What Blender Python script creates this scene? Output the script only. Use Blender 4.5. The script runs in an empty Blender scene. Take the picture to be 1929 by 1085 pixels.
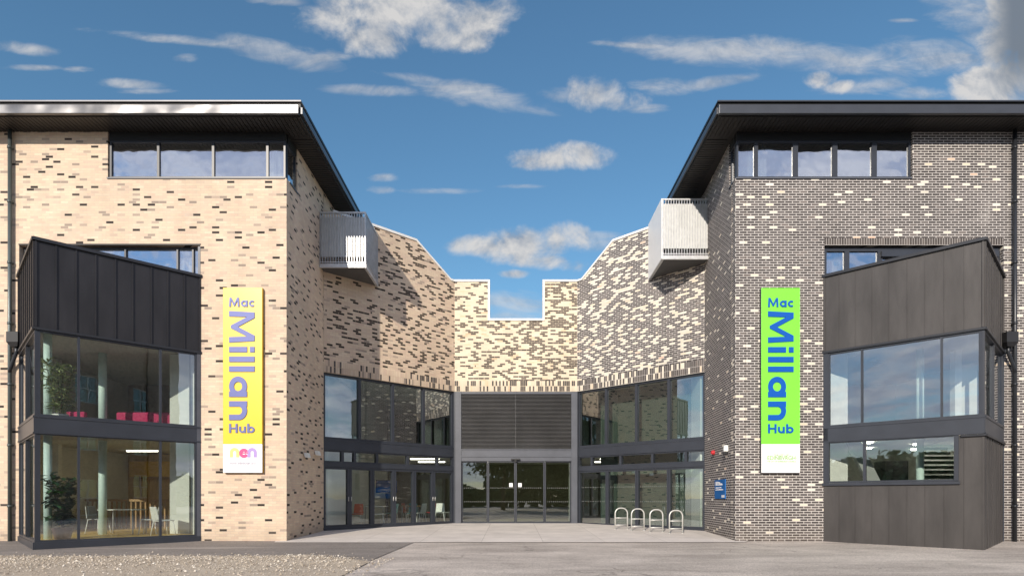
import bpy, bmesh, math, random
from mathutils import Vector, noise as mnoise
random.seed(7)
R = math.radians
sc = bpy.context.scene
# ------------------------------------------------------------------ camera
F = 1100.0; CX = 964.5; HY = 936.0; EYE = 1.10
cam = bpy.data.cameras.new('camera'); co = bpy.data.objects.new('camera', cam); sc.collection.objects.link(co)
cam.sensor_width = 36; cam.lens = 36*F/1929; cam.shift_y = (HY-542.5)/1929; cam.clip_end = 3000; cam.clip_start = .05
co.location = (0, 0, EYE); co.rotation_euler = (R(90), 0, 0); sc.camera = co
sc.view_settings.view_transform = 'Standard'; sc.view_settings.look = 'None'
sc.view_settings.exposure = 0.16; sc.view_settings.gamma = 1; sc.view_settings.use_curve_mapping = False
sc.render.engine = 'CYCLES'
sc.cycles.max_bounces = 7; sc.cycles.transparent_max_bounces = 14; sc.cycles.glossy_bounces = 4; sc.cycles.diffuse_bounces = 4
sc.cycles.caustics_reflective = False; sc.cycles.caustics_refractive = False
sc.cycles.use_denoising = True; sc.cycles.sample_clamp_indirect = 8
# ------------------------------------------------------------------ sun and sky
SAZ = R(18.5); SEL = R(24)
sl = bpy.data.lights.new('sun', 'SUN'); sl.energy = 4.2; sl.angle = R(.5); sl.color = (1, .90, .77)
so = bpy.data.objects.new('sun', sl); sc.collection.objects.link(so)
sd = Vector((math.sin(SAZ)*math.cos(SEL), math.cos(SAZ)*math.cos(SEL), -math.sin(SEL)))
so.rotation_euler = sd.to_track_quat('-Z', 'Y').to_euler(); so.location = (-20, -60, 40)
W = bpy.data.worlds.new('World'); sc.world = W; W.use_nodes = True
W.cycles.sampling_method = 'MANUAL'; W.cycles.sample_map_resolution = 512
nt = W.node_tree; nt.nodes.clear()
class NB:
    """small node-building helper"""
    def __init__(s, t): s.t = t
    def n(s, k, **kw):
        o = s.t.nodes.new(k)
        for a, b in kw.items(): setattr(o, a, b)
        return o
    def put(s, sock, v):
        if isinstance(v, bpy.types.NodeSocket): s.t.links.new(v, sock)
        else:
            try: sock.default_value = v
            except Exception: sock.default_value = (v[0], v[1], v[2], 1)
    def m(s, op, a, b=0.0, c=None, clamp=False):
        o = s.n('ShaderNodeMath', operation=op); o.use_clamp = clamp
        s.put(o.inputs[0], a); s.put(o.inputs[1], b)
        if c is not None: s.put(o.inputs[2], c)
        return o.outputs[0]
    def mix(s, f, a, b, bt='MIX'):
        o = s.n('ShaderNodeMix', data_type='RGBA', blend_type=bt); s.put(o.inputs[0], f); s.put(o.inputs[6], a); s.put(o.inputs[7], b)
        return o.outputs[2]
    def ss(s, v, a, b, c=0.0, d=1.0):
        o = s.n('ShaderNodeMapRange', interpolation_type='SMOOTHSTEP'); s.put(o.inputs[0], v)
        for i, x in enumerate((a, b, c, d)): s.put(o.inputs[i+1], x)
        return o.outputs[0]
    def lin(s, v, a, b, c=0.0, d=1.0):
        o = s.n('ShaderNodeMapRange'); s.put(o.inputs[0], v)
        for i, x in enumerate((a, b, c, d)): s.put(o.inputs[i+1], x)
        return o.outputs[0]
    def xyz(s, v):
        o = s.n('ShaderNodeSeparateXYZ'); s.put(o.inputs[0], v); return o.outputs
    def vec(s, x=0.0, y=0.0, z=0.0):
        o = s.n('ShaderNodeCombineXYZ')
        for i, q in enumerate((x, y, z)): s.put(o.inputs[i], q)
        return o.outputs[0]
    def noise(s, v, scale, det=4.0, rough=.55, dist=0.0, lac=2.0):
        o = s.n('ShaderNodeTexNoise'); s.put(o.inputs['Vector'], v); o.inputs['Scale'].default_value = scale
        o.inputs['Detail'].default_value = det; o.inputs['Roughness'].default_value = rough; o.inputs['Distortion'].default_value = dist
        return o.outputs[0]
    def ramp(s, f, stops):
        o = s.n('ShaderNodeValToRGB'); e = o.color_ramp.elements
        while len(e) < len(stops): e.new(.5)
        for q, (p, c) in zip(e, stops): q.position = p; q.color = (*c, 1)
        s.put(o.inputs[0], f); return o.outputs[0]
b = NB(nt)
sky = b.n('ShaderNodeTexSky'); sky.sky_type = 'NISHITA'; sky.sun_disc = False
sky.sun_elevation = SEL; sky.sun_rotation = R(180)+SAZ; sky.air_density = 1.25; sky.dust_density = 0.0; sky.ozone_density = 5.0
dirv = b.n('ShaderNodeTexCoord').outputs['Generated']
dx, dy, dz = b.xyz(dirv)
dyc = b.m('MAXIMUM', dy, .02)
U = b.m('DIVIDE', dx, dyc); V = b.m('DIVIDE', dz, dyc)
P = b.vec(U, V, 0.0)
n1 = b.noise(P, 9.0, 8, .6, .3)
n2 = b.noise(b.vec(b.m('MULTIPLY', U, .35), V, 1.7), 26.0, 6, .62, .6)
def pu(x): return (x-CX)/F
def pv(y): return (HY-y)/F
# x, y, half width, half height, slope (image, down to the right), strength, wispiness
CL = [(770,30,165,55,0,1.25,0),(720,62,95,40,0,1.1,0),(835,70,80,30,0,1.1,0),(905,35,50,40,0,.9,0),(700,-10,110,40,0,1,0),
 (330,74,150,9,.10,.8,1),(520,100,105,20,.22,1.05,1),(590,112,60,12,-.1,.8,1),(705,170,80,10,.02,1.0,.6),(810,152,90,9,.12,.7,1),(900,180,120,20,.2,1.05,.8),(1000,205,50,10,.2,.8,1),
 (1125,172,55,34,0,1.15,0),(1165,190,60,24,.1,1.0,.2),(1215,205,40,10,0,.7,.6),(1060,180,50,14,0,.6,1),(1250,160,50,12,0,.9,.5),(1330,160,85,12,-.15,1.0,.8),(1225,88,95,6,.06,.8,1),
 (1420,100,190,24,.05,1.1,1),(1560,112,200,26,.08,.95,1),(1770,105,95,28,.15,1.0,1),(1540,150,35,18,0,1.0,.2),(1590,165,45,14,0,.9,.3),(1640,160,90,18,-.1,.6,1),
 (1870,165,80,36,-.15,1.3,0),(1925,150,60,40,0,1.3,0),(1840,30,80,38,.2,1.0,.8),(1850,70,60,25,.5,.9,.8),(1940,45,85,85,0,1.6,0),(1900,110,40,25,0,.8,.5),(1740,175,60,12,0,.7,1),
 (1050,300,112,22,0,1.15,0),(1085,288,60,20,0,1.0,0),(1000,310,60,10,0,.8,.3),
 (905,465,60,20,0,1.0,.1),(985,462,70,34,0,1.2,0),(1060,452,60,30,0,1.15,0),(1120,455,50,18,0,.7,.6),(1010,490,90,18,.1,1.0,.2),(970,516,32,9,0,.9,.2),(1000,580,75,28,0,.85,.5),(950,570,40,20,0,.7,.6),
 (520,2,50,8,.05,.9,.8),(50,92,55,11,.1,1.0,.7),(245,160,62,9,.05,.95,.8),(280,172,60,6,0,.7,1),(350,110,24,9,0,.8,.5),(148,131,28,6,0,.7,.7),
 (722,335,26,8,0,.65,.5),(715,358,24,8,0,.6,.5),(60,128,60,6,0,.45,1),(840,360,80,6,0,.4,1),(985,352,50,5,0,.4,1),(1700,40,30,5,0,.4,1)]
fieldc = None; fieldw = None
for (x, y, a, hh, sl_, st, w) in CL:
    u0, v0 = pu(x), pv(y)
    du = b.m('SUBTRACT', U, u0); dv = b.m('ADD', b.m('SUBTRACT', V, v0), b.m('MULTIPLY', du, sl_))
    qa = b.m('MULTIPLY', du, F/a); qb = b.m('MULTIPLY', dv, F/hh)
    e = b.m('SUBTRACT', st, b.m('ADD', b.m('MULTIPLY', qa, qa), b.m('MULTIPLY', qb, qb)))
    if w < .45: fieldc = e if fieldc is None else b.m('SMOOTH_MAX', fieldc, e, .3)
    else: fieldw = e if fieldw is None else b.m('SMOOTH_MAX', fieldw, e, .25)
front = b.ss(dy, .12, .2)
nn1 = b.m('MULTIPLY', b.m('SUBTRACT', n1, .5), 4.6); nn2 = b.m('MULTIPLY', b.m('SUBTRACT', n2, .5), 5.0)
n1b = b.m('MULTIPLY', b.m('SUBTRACT', b.noise(P, 34.0, 6, .6, .2), .5), 1.2)
fc = b.m('ADD', b.m('MAXIMUM', fieldc, -3.0), b.m('ADD', nn1, n1b)); fw = b.m('ADD', b.m('MAXIMUM', fieldw, -3.0), nn2)
ac = b.m('MULTIPLY', b.ss(fc, -.35, 1.25), .95); aw = b.m('MULTIPLY', b.ss(fw, -.9, 2.1), .74)
alpha = b.m('MULTIPLY', b.m('MAXIMUM', ac, aw), front)
# clouds of the rest of the sky (behind the camera, seen in the glass)
den = b.m('ADD', b.m('MAXIMUM', dz, 0.0), .12)
B2 = b.vec(b.m('DIVIDE', dx, den), b.m('DIVIDE', b.m('MULTIPLY', dy, 1.6), den), 3.0)
nb = b.noise(B2, 1.3, 7, .6, .5)
back = b.m('MULTIPLY', b.ss(nb, .34, .56), b.m('MULTIPLY', b.ss(dy, .12, -.05), b.ss(dz, -.02, .05)))
alpha_b = b.m('MULTIPLY', back, .8)
topl = b.noise(b.vec(U, b.m('ADD', V, -.016), 0.0), 9.0, 8, .6, .3)
shade = b.m('ADD', b.m('MULTIPLY', b.m('SUBTRACT', n1, topl), 5.0), b.lin(fc, .2, 2.6, .75, .35))
skycol = b.mix(1.0, sky.outputs[0], b.mix(front, (1.0, 1.0, 1.05, 1), (.92, 1.10, 1.05, 1)), 'MULTIPLY')
ccol = b.mix(b.m('MULTIPLY', shade, 1.0, clamp=True), (2.5, 2.85, 3.4), (5.4, 5.3, 5.2))
dark = b.m('MULTIPLY', b.ss(U, .80, .86), b.ss(V, .66, .76))
ccol = b.mix(dark, ccol, (1.5, 1.75, 2.1))
c1 = b.mix(alpha, skycol, ccol)
c2 = b.mix(alpha_b, c1, b.mix(b.ss(b.noise(B2, 3.1, 6, .6), .35, .65), (4.6,5.0,6.6), (8.2,8.2,9.0)))
bg = b.n('ShaderNodeBackground'); b.put(bg.inputs[0], c2); bg.inputs[1].default_value = .115
wo = b.n('ShaderNodeOutputWorld'); nt.links.new(bg.outputs[0], wo.inputs[0])
# ------------------------------------------------------------------ helpers
col = sc.collection
def link(o): col.objects.link(o); return o
LOC = {}
def tag(o, label=None, cat=None, group=None, kind=None):
    if label: o['label'] = label
    if cat: o['category'] = cat
    if group: o['group'] = group
    if kind: o['kind'] = kind
    return o
def thing(name, label, cat, loc, group=None):
    o = link(bpy.data.objects.new(name, None)); o.location = loc; o.empty_display_size = .3
    LOC[o.name] = Vector(loc); return tag(o, label, cat, group)
class MB:
    def __init__(s): s.bm = bmesh.new(); s.uv = s.bm.loops.layers.uv.new('UVMap')
    def face(s, pts, uvs=None):
        f = s.bm.faces.new([s.bm.verts.new(p) for p in pts])
        if uvs:
            for l, q in zip(f.loops, uvs): l[s.uv].uv = q
        return f
    def hexa(s, p):   # 8 points: bottom 4 ccw, top 4
        v = [s.bm.verts.new(q) for q in p]
        for f in ((3,2,1,0),(4,5,6,7),(0,1,5,4),(1,2,6,5),(2,3,7,6),(3,0,4,7)): s.bm.faces.new([v[i] for i in f])
    def box(s, x0, x1, y0, y1, z0, z1):
        s.hexa([(x0,y0,z0),(x1,y0,z0),(x1,y1,z0),(x0,y1,z0),(x0,y0,z1),(x1,y0,z1),(x1,y1,z1),(x0,y1,z1)])
    def prism(s, poly, z0, z1):   # plan polygon (ccw seen from above)
        a = [s.bm.verts.new((x, y, z0)) for x, y in poly]; c = [s.bm.verts.new((x, y, z1)) for x, y in poly]
        s.bm.faces.new(a[::-1]); s.bm.faces.new(c)
        for i in range(len(a)): j = (i+1) % len(a); s.bm.faces.new((a[i], a[j], c[j], c[i]))
    def tube(s, pts, r, n=10, cap=True):
        pts = [Vector(p) for p in pts]; rings = []
        rr = r if isinstance(r, (list, tuple)) else [r]*len(pts)
        ref = None
        for i, p in enumerate(pts):
            d = (pts[min(i+1, len(pts)-1)]-pts[max(i-1, 0)]).normalized()
            if ref is None: ref = d.orthogonal().normalized()
            ref = (ref-d*ref.dot(d)).normalized(); q = d.cross(ref)
            rings.append([s.bm.verts.new(p+rr[i]*(math.cos(2*math.pi*k/n)*ref+math.sin(2*math.pi*k/n)*q)) for k in range(n)])
        for a, c in zip(rings, rings[1:]):
            for k in range(n):
                f = s.bm.faces.new((a[k], a[(k+1) % n], c[(k+1) % n], c[k])); f.smooth = True
        if cap: s.bm.faces.new(rings[0][::-1]); s.bm.faces.new(rings[-1])
    def build(s, name, mat, parent=None, bevel=0, recalc=True):
        if recalc: bmesh.ops.recalc_face_normals(s.bm, faces=s.bm.faces)
        off = Vector((0, 0, 0)); p = parent
        while p is not None and p.parent is not None: p = p.parent
        if p is not None: off = Vector(p.location)
        if off.length: bmesh.ops.translate(s.bm, verts=s.bm.verts, vec=-off)
        me = bpy.data.meshes.new(name); s.bm.to_mesh(me); s.bm.free()
        for m in (mat if isinstance(mat, (list, tuple)) else [mat]): me.materials.append(m)
        o = link(bpy.data.objects.new(name, me)); o.parent = parent
        if bevel:
            bv = o.modifiers.new('bevel', 'BEVEL'); bv.width = bevel; bv.segments = 2; bv.limit_method = 'ANGLE'
        return o
class Fr:
    """wall frame: u along the wall from A to B, w into the building, z up"""
    def __init__(s, A, B):
        s.A = Vector(A); s.B = Vector(B); s.L = (s.B-s.A).length; s.d = (s.B-s.A)/s.L; s.n = Vector((-s.d.y, s.d.x))
    def pt(s, u, w, z): q = s.A+s.d*u+s.n*w; return (q.x, q.y, z)
    def box(s, mb, u0, u1, w0, w1, z0, z1):
        mb.hexa([s.pt(u0,w0,z0), s.pt(u1,w0,z0), s.pt(u1,w1,z0), s.pt(u0,w1,z0), s.pt(u0,w0,z1), s.pt(u1,w0,z1), s.pt(u1,w1,z1), s.pt(u0,w1,z1)])
    def ux(s, x, w=0):    # u on this wall that is seen at image column x
        k = (x-CX)/F     # (A+d u+n w).x = k*(...).y
        a = s.A+s.n*w
        return (k*a.y-a.x)/(s.d.x-k*s.d.y)
def zy(y, Z): return EYE+(HY-y)*Z/F
# ------------------------------------------------------------------ materials
def mat(name): m = bpy.data.materials.new(name); m.use_nodes = True; return m, NB(m.node_tree), m.node_tree.nodes['Principled BSDF']
def plain(name, c, rough=.6, metal=0.0, var=.12, scale=3.0, bump=0.0, bscale=40, spec=.5, stretch=(1,1,1), bdist=.02, bdet=5):
    m, b, p = mat(name)
    tc = b.n('ShaderNodeTexCoord').outputs['Object']
    mp = b.n('ShaderNodeMapping'); b.put(mp.inputs[0], tc); mp.inputs['Scale'].default_value = stretch
    n = b.noise(mp.outputs[0], scale, 6, .6)
    f = b.lin(n, .25, .75, 1-var, 1+var)
    b.put(p.inputs['Base Color'], b.mix(1.0, (*c, 1), b.vec(f, f, f), 'MULTIPLY'))
    p.inputs['Roughness'].default_value = rough; p.inputs['Metallic'].default_value = metal; p.inputs['Specular IOR Level'].default_value = spec
    if bump:
        bp = b.n('ShaderNodeBump'); bp.inputs['Strength'].default_value = bump; bp.inputs['Distance'].default_value = bdist
        b.put(bp.inputs['Height'], b.noise(mp.outputs[0], bscale, bdet, .5)); b.put(p.inputs['Normal'], bp.outputs[0])
    return m
def brick(name, p0, p1, x0, x1, mort=(.50,.43,.34), bu=.225, bv=.075, stack=False, seed=0.0, buff=None, darkc=None, jt=.010):
    m, b, p = mat(name)
    uv = b.n('ShaderNodeUVMap').outputs[0]; u, v, _ = b.xyz(uv)
    rv = b.m('DIVIDE', v, bv); row = b.m('FLOOR', rv)
    off = b.m('MULTIPLY', b.m('FLOORED_MODULO', row, 2.0), 0.0 if stack else .5)
    ru = b.m('ADD', b.m('DIVIDE', u, bu), off); cl = b.m('FLOOR', ru)
    fu = b.m('SUBTRACT', ru, cl); fv = b.m('SUBTRACT', rv, row)
    def wn(k, dc=0.0, dr=0.0):
        o = b.n('ShaderNodeTexWhiteNoise', noise_dimensions='3D'); b.put(o.inputs[0], b.vec(b.m('ADD', cl, dc), b.m('ADD', row, dr), k+seed)); return o.outputs[0]
    h1, h2, h3 = wn(.3), wn(7.7), wn(13.1)
    prob = b.lin(u, x0, x1, p0, p1)
    if p0 < .12 or p0 > .9:      # the rarer brick hardly ever touches another of its kind
        q = p0 if p0 < .5 else 1-p0
        rare = b.m('LESS_THAN', h1, q*1.35)
        for dc, dr in ((-1, 0), (0, -1), (1, -1)): rare = b.m('MULTIPLY', rare, b.m('GREATER_THAN', wn(.3, dc, dr), q*1.35))
        isd = rare if p0 < .5 else b.m('SUBTRACT', 1.0, rare)
    elif stack: isd = b.m('LESS_THAN', h1, prob)
    else:                         # mixed walls: runs of one colour along a course stay short
        lt = p0 > .6
        q = b.m('SUBTRACT', 1.0, prob) if lt else prob
        mi = b.m('LESS_THAN', h1, b.m('MULTIPLY', q, 1.25))
        for dc in (-1, 1): mi = b.m('MULTIPLY', mi, b.m('GREATER_THAN', wn(.3, dc, 0), b.m('MULTIPLY', q, .38 if lt or p1 < .4 else .22)))
        isd = b.m('SUBTRACT', 1.0, mi) if lt else mi
    bc = b.ramp(h2, buff or [(0,(.64,.500,.375)),(.3,(.70,.560,.41)),(.55,(.63,.475,.365)),(.8,(.72,.595,.445)),(.93,(.60,.46,.36)),(.955,(.42,.335,.27)),(1,(.30,.245,.20))])
    dc = b.ramp(h3, darkc or [(0,(.030,.023,.020)),(.5,(.048,.038,.033)),(1,(.085,.066,.056))])
    c = b.mix(isd, bc, dc)
    mm = b.m('MAXIMUM', b.m('LESS_THAN', fu, jt/bu), b.m('LESS_THAN', fv, jt/bv))
    c = b.mix(mm, c, (*mort, 1))
    big = b.m('MULTIPLY', b.lin(b.noise(b.vec(u, v, 0.0), .55, 5, .6), .3, .7, .90, 1.08), b.lin(b.noise(b.vec(b.m('MULTIPLY', u, 3.0), b.m('MULTIPLY', v, .35), 8.0), .8, 5, .65), .3, .7, .94, 1.05))
    fine = b.lin(b.noise(b.vec(u, v, 2.0), 60, 3, .6), .3, .7, .92, 1.08)
    f = b.m('MULTIPLY', big, fine)
    # a little rising dirt in the lowest courses
    dirt = b.m('MULTIPLY', b.ss(v, .55, -.25), b.m('MULTIPLY', b.noise(b.vec(u, v, 5.0), 2.2, 5, .7), .5))
    c = b.mix(1.0, c, b.vec(f, f, f), 'MULTIPLY'); c = b.mix(dirt, c, (.17,.14,.11,1))
    eff = b.m('MULTIPLY', b.ss(b.noise(b.vec(b.m('MULTIPLY', u, 1.6), v, 11.0), .55, 6, .7), .60, .74), .16); c = b.mix(eff, c, (.82,.78,.72,1))
    b.put(p.inputs['Base Color'], c); p.inputs['Roughness'].default_value = .82; p.inputs['Specular IOR Level'].default_value = .3
    bp = b.n('ShaderNodeBump'); bp.inputs['Strength'].default_value = .5; bp.inputs['Distance'].default_value = .006
    b.put(bp.inputs['Height'], b.m('ADD', b.m('SUBTRACT', 1.0, mm), b.m('MULTIPLY', fine, .3))); b.put(p.inputs['Normal'], bp.outputs[0])
    return m
CREAM = [(0,(.66,.61,.50)),(.4,(.76,.71,.60)),(.75,(.72,.65,.52)),(.95,(.74,.62,.46)),(1,(.66,.45,.33))]
CENT = [(0,(.69,.59,.455)),(.3,(.75,.655,.51)),(.6,(.71,.605,.46)),(.85,(.77,.685,.54)),(.97,(.76,.56,.38)),(1,(.7,.48,.32))]
DRK = [(0,(.052,.046,.046)),(.5,(.082,.073,.072)),(.9,(.12,.107,.103)),(1,(.15,.125,.115))]
LM = (.57,.48,.39); RM = (.62,.585,.555)
BK = {}
BK['lf'] = brick('buff_brick_front', .045, .045, 0, 1, LM)
BK['lr'] = brick('buff_brick_return', .085, .085, 0, 1, LM, seed=20)
BK['ll'] = brick('buff_brick_recess', .15, .26, 0, 4.5, (.55,.43,.31), seed=40)
BK['c'] = brick('mixed_brick_centre', .26, .62, .3, 5.3, (.72,.62,.46), seed=60, buff=CENT, darkc=[(0,(.085,.070,.062)),(1,(.17,.14,.12))])
BK['rr'] = brick('dark_brick_recess', .68, .77, 0, 5.5, RM, jt=.017, seed=80, buff=CREAM, darkc=DRK)
BK['rt'] = brick('dark_brick_return', .955, .955, 0, 1, RM, jt=.017, seed=100, buff=CREAM, darkc=DRK)
BK['rf'] = brick('dark_brick_front', .948, .948, 0, 1, RM, jt=.017, seed=120, buff=CREAM, darkc=DRK)
def sold(name, p0, p1, x1, mort, buff=None, seed=0): return brick(name, p0, p1, 0, x1, mort, bu=.075, bv=.225, stack=True, buff=buff, darkc=DRK, seed=seed)
BK['lls'] = sold('buff_soldier_course', .12, .28, 5.7, (.55,.43,.31), seed=5)
BK['cs'] = sold('mixed_soldier_course', .30, .62, 5.2, (.74,.63,.47), CENT, 9)
BK['rrs'] = sold('dark_soldier_course', .62, .82, 5.6, RM, CREAM, 15)
BK['rfs'] = sold('dark_soldier_lintel', 1.0, 1.0, 1, RM, CREAM, 25)
M = {}
M['frame'] = plain('dark_grey_frame', (.035,.040,.052), .38, 0, .15, 2)
M['steel'] = plain('grey_painted_steel', (.085,.092,.112), .45, 0, .15, 2)
M['zincL'] = plain('black_zinc', (.030,.029,.032), .42, .3, .32, 1.2, .12, 3, stretch=(2,2,.5))
M['zincR'] = plain('brown_grey_zinc', (.066,.061,.059), .48, .35, .32, 1.0, .12, 3, stretch=(2,2,.5))
M['capL'] = plain('dark_flashing', (.028,.030,.036), .4, .2)
M['roof'] = plain('black_roof_edge', (.010,.011,.013), .5, .1)
M['soffit'] = plain('dark_soffit_board', (.016,.014,.013), .5, 0, .2, 4)
M['silver'] = plain('silver_gutter', (.14,.14,.145), .30, .75, .25, 1.2, 1.0, 1.3, stretch=(1,1,1.2), bdist=.08, bdet=.5)
M['capg'] = plain('grey_roof_trim', (.20,.20,.21), .45, .2)
M['gutterR'] = plain('charcoal_gutter', (.075,.080,.09), .35, .5, .1, 2, .2, 3)
M['coping'] = plain('white_coping', (.80,.79,.76), .5)
M['concrete'] = plain('pale_concrete', (.44,.40,.355), .9, 0, .13, 1.3, .2, 60)
M['white'] = plain('white_paint', (.82,.84,.80), .6)
M['offw'] = plain('white_plaster', (.74,.77,.72), .8, 0, .05)
M['mint'] = plain('pale_mint_paint', (.62,.80,.76), .5, 0, .05)
M['ceil'] = plain('ceiling_board', (.55,.57,.52), .9, 0, .05)
M['ifloor'] = plain('interior_floor', (.33,.28,.22), .4)
M['yellow'] = plain('ochre_floor', (.62,.40,.06), .5)
M['olive'] = plain('olive_wall', (.30,.26,.15), .8)
M['galv'] = plain('galvanised_steel', (.60,.61,.62), .42, .6, .18, 5, .2, 40)
M['galvw'] = plain('whitened_steel_panel', (.60,.61,.60), .5, .1, .12, 6, .1, 30)
M['wpan'] = plain('white_steel_panel', (.86,.87,.87), .4, 0, .03)
M['pipe'] = plain('grey_green_pipe', (.10,.12,.12), .35, .3)
M['pipeb'] = plain('black_pipe', (.03,.033,.04), .35, .3)
M['inox'] = plain('satin_steel', (.66,.66,.63), .4, .35, .08)
M['yel'] = plain('yellow_sign_face', (.82,.57,.02), .35, 0, .02)
M['grn'] = plain('green_sign_face', (.22,.80,.06), .4, 0, .02)
M['wht'] = plain('white_sign_face', (.85,.85,.86), .4, 0, .01)
M['lil'] = plain('lilac_metal_letter', (.11,.13,.34), .5, .15, .12, 1.2)
M['blu'] = plain('blue_letter', (.0,.095,.46), .4, 0, .03)
M['bsign'] = plain('blue_sign_face', (.01,.13,.42), .4, 0, .05)
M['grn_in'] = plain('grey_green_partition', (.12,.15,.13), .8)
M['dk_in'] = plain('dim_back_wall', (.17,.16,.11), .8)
M['brownw'] = plain('brown_plaster', (.34,.27,.22), .8)
M['honey'] = plain('honey_panelling', (.62,.44,.20), .6, 0, .2, 3, stretch=(8,1,1))
M['undr'] = plain('dull_steel_deck', (.10,.10,.10), .6, .2)
M['belt'] = plain('far_foliage', (.15,.19,.08), .8, 0, .5, .8)
M['red'] = plain('red_plastic', (.55,.03,.04), .35)
M['pink'] = plain('magenta_fabric', (.50,.035,.13), .85)
M['blk'] = plain('black_plastic', (.02,.02,.022), .5)
M['wood'] = plain('oak_wood', (.42,.27,.13), .5, 0, .2, 3, stretch=(1,12,12))
M['orange'] = plain('orange_plastic', (.70,.12,.03), .4)
M['teal'] = plain('teal_plastic', (.05,.28,.28), .4)
M['greyp'] = plain('grey_plastic', (.4,.42,.42), .4)
M['terra'] = plain('dark_clay_pot', (.10,.055,.045), .6)
M['leafd'] = plain('dark_glossy_leaf', (.030,.075,.028), .35, 0, .5, 6)
M['leafl'] = plain('light_leaf', (.30,.36,.17), .45, 0, .5, 6)
M['bark'] = plain('bark', (.10,.075,.05), .9)
M['treel'] = plain('tree_leaf', (.10,.14,.05), .7, 0, .45, 3)
M['navy'] = plain('blue_screen_panel', (.02,.10,.42), .4)
def glass(name, refl, tint=(.80,.90,.86), wave=0.0, wscale=1.0, rough=0.0):
    m, b, p = mat(name); t = m.node_tree; t.nodes.remove(p); out = t.nodes['Material Output']
    tr = b.n('ShaderNodeBsdfTransparent'); tr.inputs[0].default_value = (*tint, 1)
    gl = b.n('ShaderNodeBsdfGlossy'); gl.inputs['Roughness'].default_value = rough; gl.inputs[0].default_value = (.95,.97,1,1)
    ge = b.n('ShaderNodeNewGeometry'); vd = b.n('ShaderNodeVectorMath', operation='DOT_PRODUCT')
    b.put(vd.inputs[0], ge.outputs['Normal']); b.put(vd.inputs[1], ge.outputs['Incoming'])
    sch = b.m('POWER', b.m('SUBTRACT', 1.0, b.m('ABSOLUTE', vd.outputs['Value']), clamp=True), 5.0)
    f = b.m('ADD', b.m('MULTIPLY', sch, .8), .04+refl, clamp=True)
    if wave:
        tc = b.n('ShaderNodeTexCoord').outputs['Object']
        bp = b.n('ShaderNodeBump'); bp.inputs['Strength'].default_value = wave; bp.inputs['Distance'].default_value = .05
        b.put(bp.inputs['Height'], b.noise(tc, wscale, 2, .5)); b.put(gl.inputs['Normal'], bp.outputs[0])
    mx = b.n('ShaderNodeMixShader'); b.put(mx.inputs[0], f); t.links.new(tr.outputs[0], mx.inputs[1]); t.links.new(gl.outputs[0], mx.inputs[2])
    t.links.new(mx.outputs[0], out.inputs[0]); return m
M['gl'] = glass('clear_glazing', .05, (.93,.96,.94), wave=.02, wscale=1.6)
M['gl_bay'] = glass('bay_glazing', .10, (.95,.975,.96), wave=.012, wscale=1.8)
M['gl_door'] = glass('door_glazing', .09, (.90,.95,.91), wave=.01, wscale=1.6)
M['gl_top'] = glass('coated_glazing', .42, (.85,.88,.88), wave=.35, wscale=1.0)
M['gl_bayr'] = glass('coated_bay_glazing', .15, (.95,.97,.96), wave=.02, wscale=1.5)
M['gl_rec'] = glass('recess_glazing', .17, (.85,.90,.87), wave=.012, wscale=1.5)
# ------------------------------------------------------------------ ground
def gz(y):
    pts = [(-400,-.9),(-20,-.55),(0,-.40),(9,-.30),(16.95,-.21),(24.8,0.0),(600,0.0)]
    for (a, za), (c, zc) in zip(pts, pts[1:]):
        if a <= y <= c: return za+(zc-za)*(y-a)/(c-a)
    return 0
GY = [-400,-60,-20,0,4,9,11,13,15,16.95,19,21,24.8,40]
def asphalt(name, ca, cb, stain=.5, streak=True):
    m, b, p = mat(name); tc = b.n('ShaderNodeTexCoord').outputs['Object']; x, y, z = b.xyz(tc)
    big = b.noise(tc, .35, 6, .62, .5); st = b.noise(b.vec(b.m('MULTIPLY', x, .25), y, 0.0), 1.1, 6, .65, .8)
    c = b.mix(b.ss(b.m('ADD', b.m('MULTIPLY', big, .5), b.m('MULTIPLY', st, .5)), .36, .64), (*ca, 1), (*cb, 1))
    g = b.n('ShaderNodeTexVoronoi'); g.feature = 'F1'; b.put(g.inputs['Vector'], tc); g.inputs['Scale'].default_value = 55
    k = b.lin(b.xyz(g.outputs['Color'])[0], 0, 1, .72, 1.32); c = b.mix(1.0, c, b.vec(k, k, k), 'MULTIPLY')
    wp = b.n('ShaderNodeVectorMath', operation='ADD'); b.put(wp.inputs[0], tc); nz = b.n('ShaderNodeTexNoise'); b.put(nz.inputs['Vector'], tc); nz.inputs['Scale'].default_value = 1.2; nz.inputs['Detail'].default_value = 5; b.put(wp.inputs[1], nz.outputs['Color'])
    cr = b.n('ShaderNodeTexVoronoi'); cr.feature = 'DISTANCE_TO_EDGE'; b.put(cr.inputs['Vector'], wp.outputs[0]); cr.inputs['Scale'].default_value = .33
    crack = b.m('MULTIPLY', b.ss(cr.outputs['Distance'], .009, .003), b.m('MULTIPLY', b.ss(b.noise(tc, .5, 2, .5), .45, .6), .45)); c = b.mix(crack, c, (.09,.08,.07,1))
    sc_ = b.ss(b.noise(b.vec(b.m('MULTIPLY', x, .12), b.m('MULTIPLY', y, 1.6), 4.0), 1.0, 7, .7, 1.2), .56, .70); c = b.mix(b.m('MULTIPLY', sc_, .45), c, (.62,.56,.50,1))
    spots = b.ss(b.noise(tc, 1.6, 3, .5), .70, .74); c = b.mix(b.m('MULTIPLY', spots, stain), c, (.06,.055,.05,1))
    b.put(p.inputs['Base Color'], c); p.inputs['Roughness'].default_value = .92
    bp = b.n('ShaderNodeBump'); bp.inputs['Strength'].default_value = .5; bp.inputs['Distance'].default_value = .008; b.put(bp.inputs['Height'], g.outputs[0]); b.put(p.inputs['Normal'], bp.outputs[0])
    return m
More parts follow.
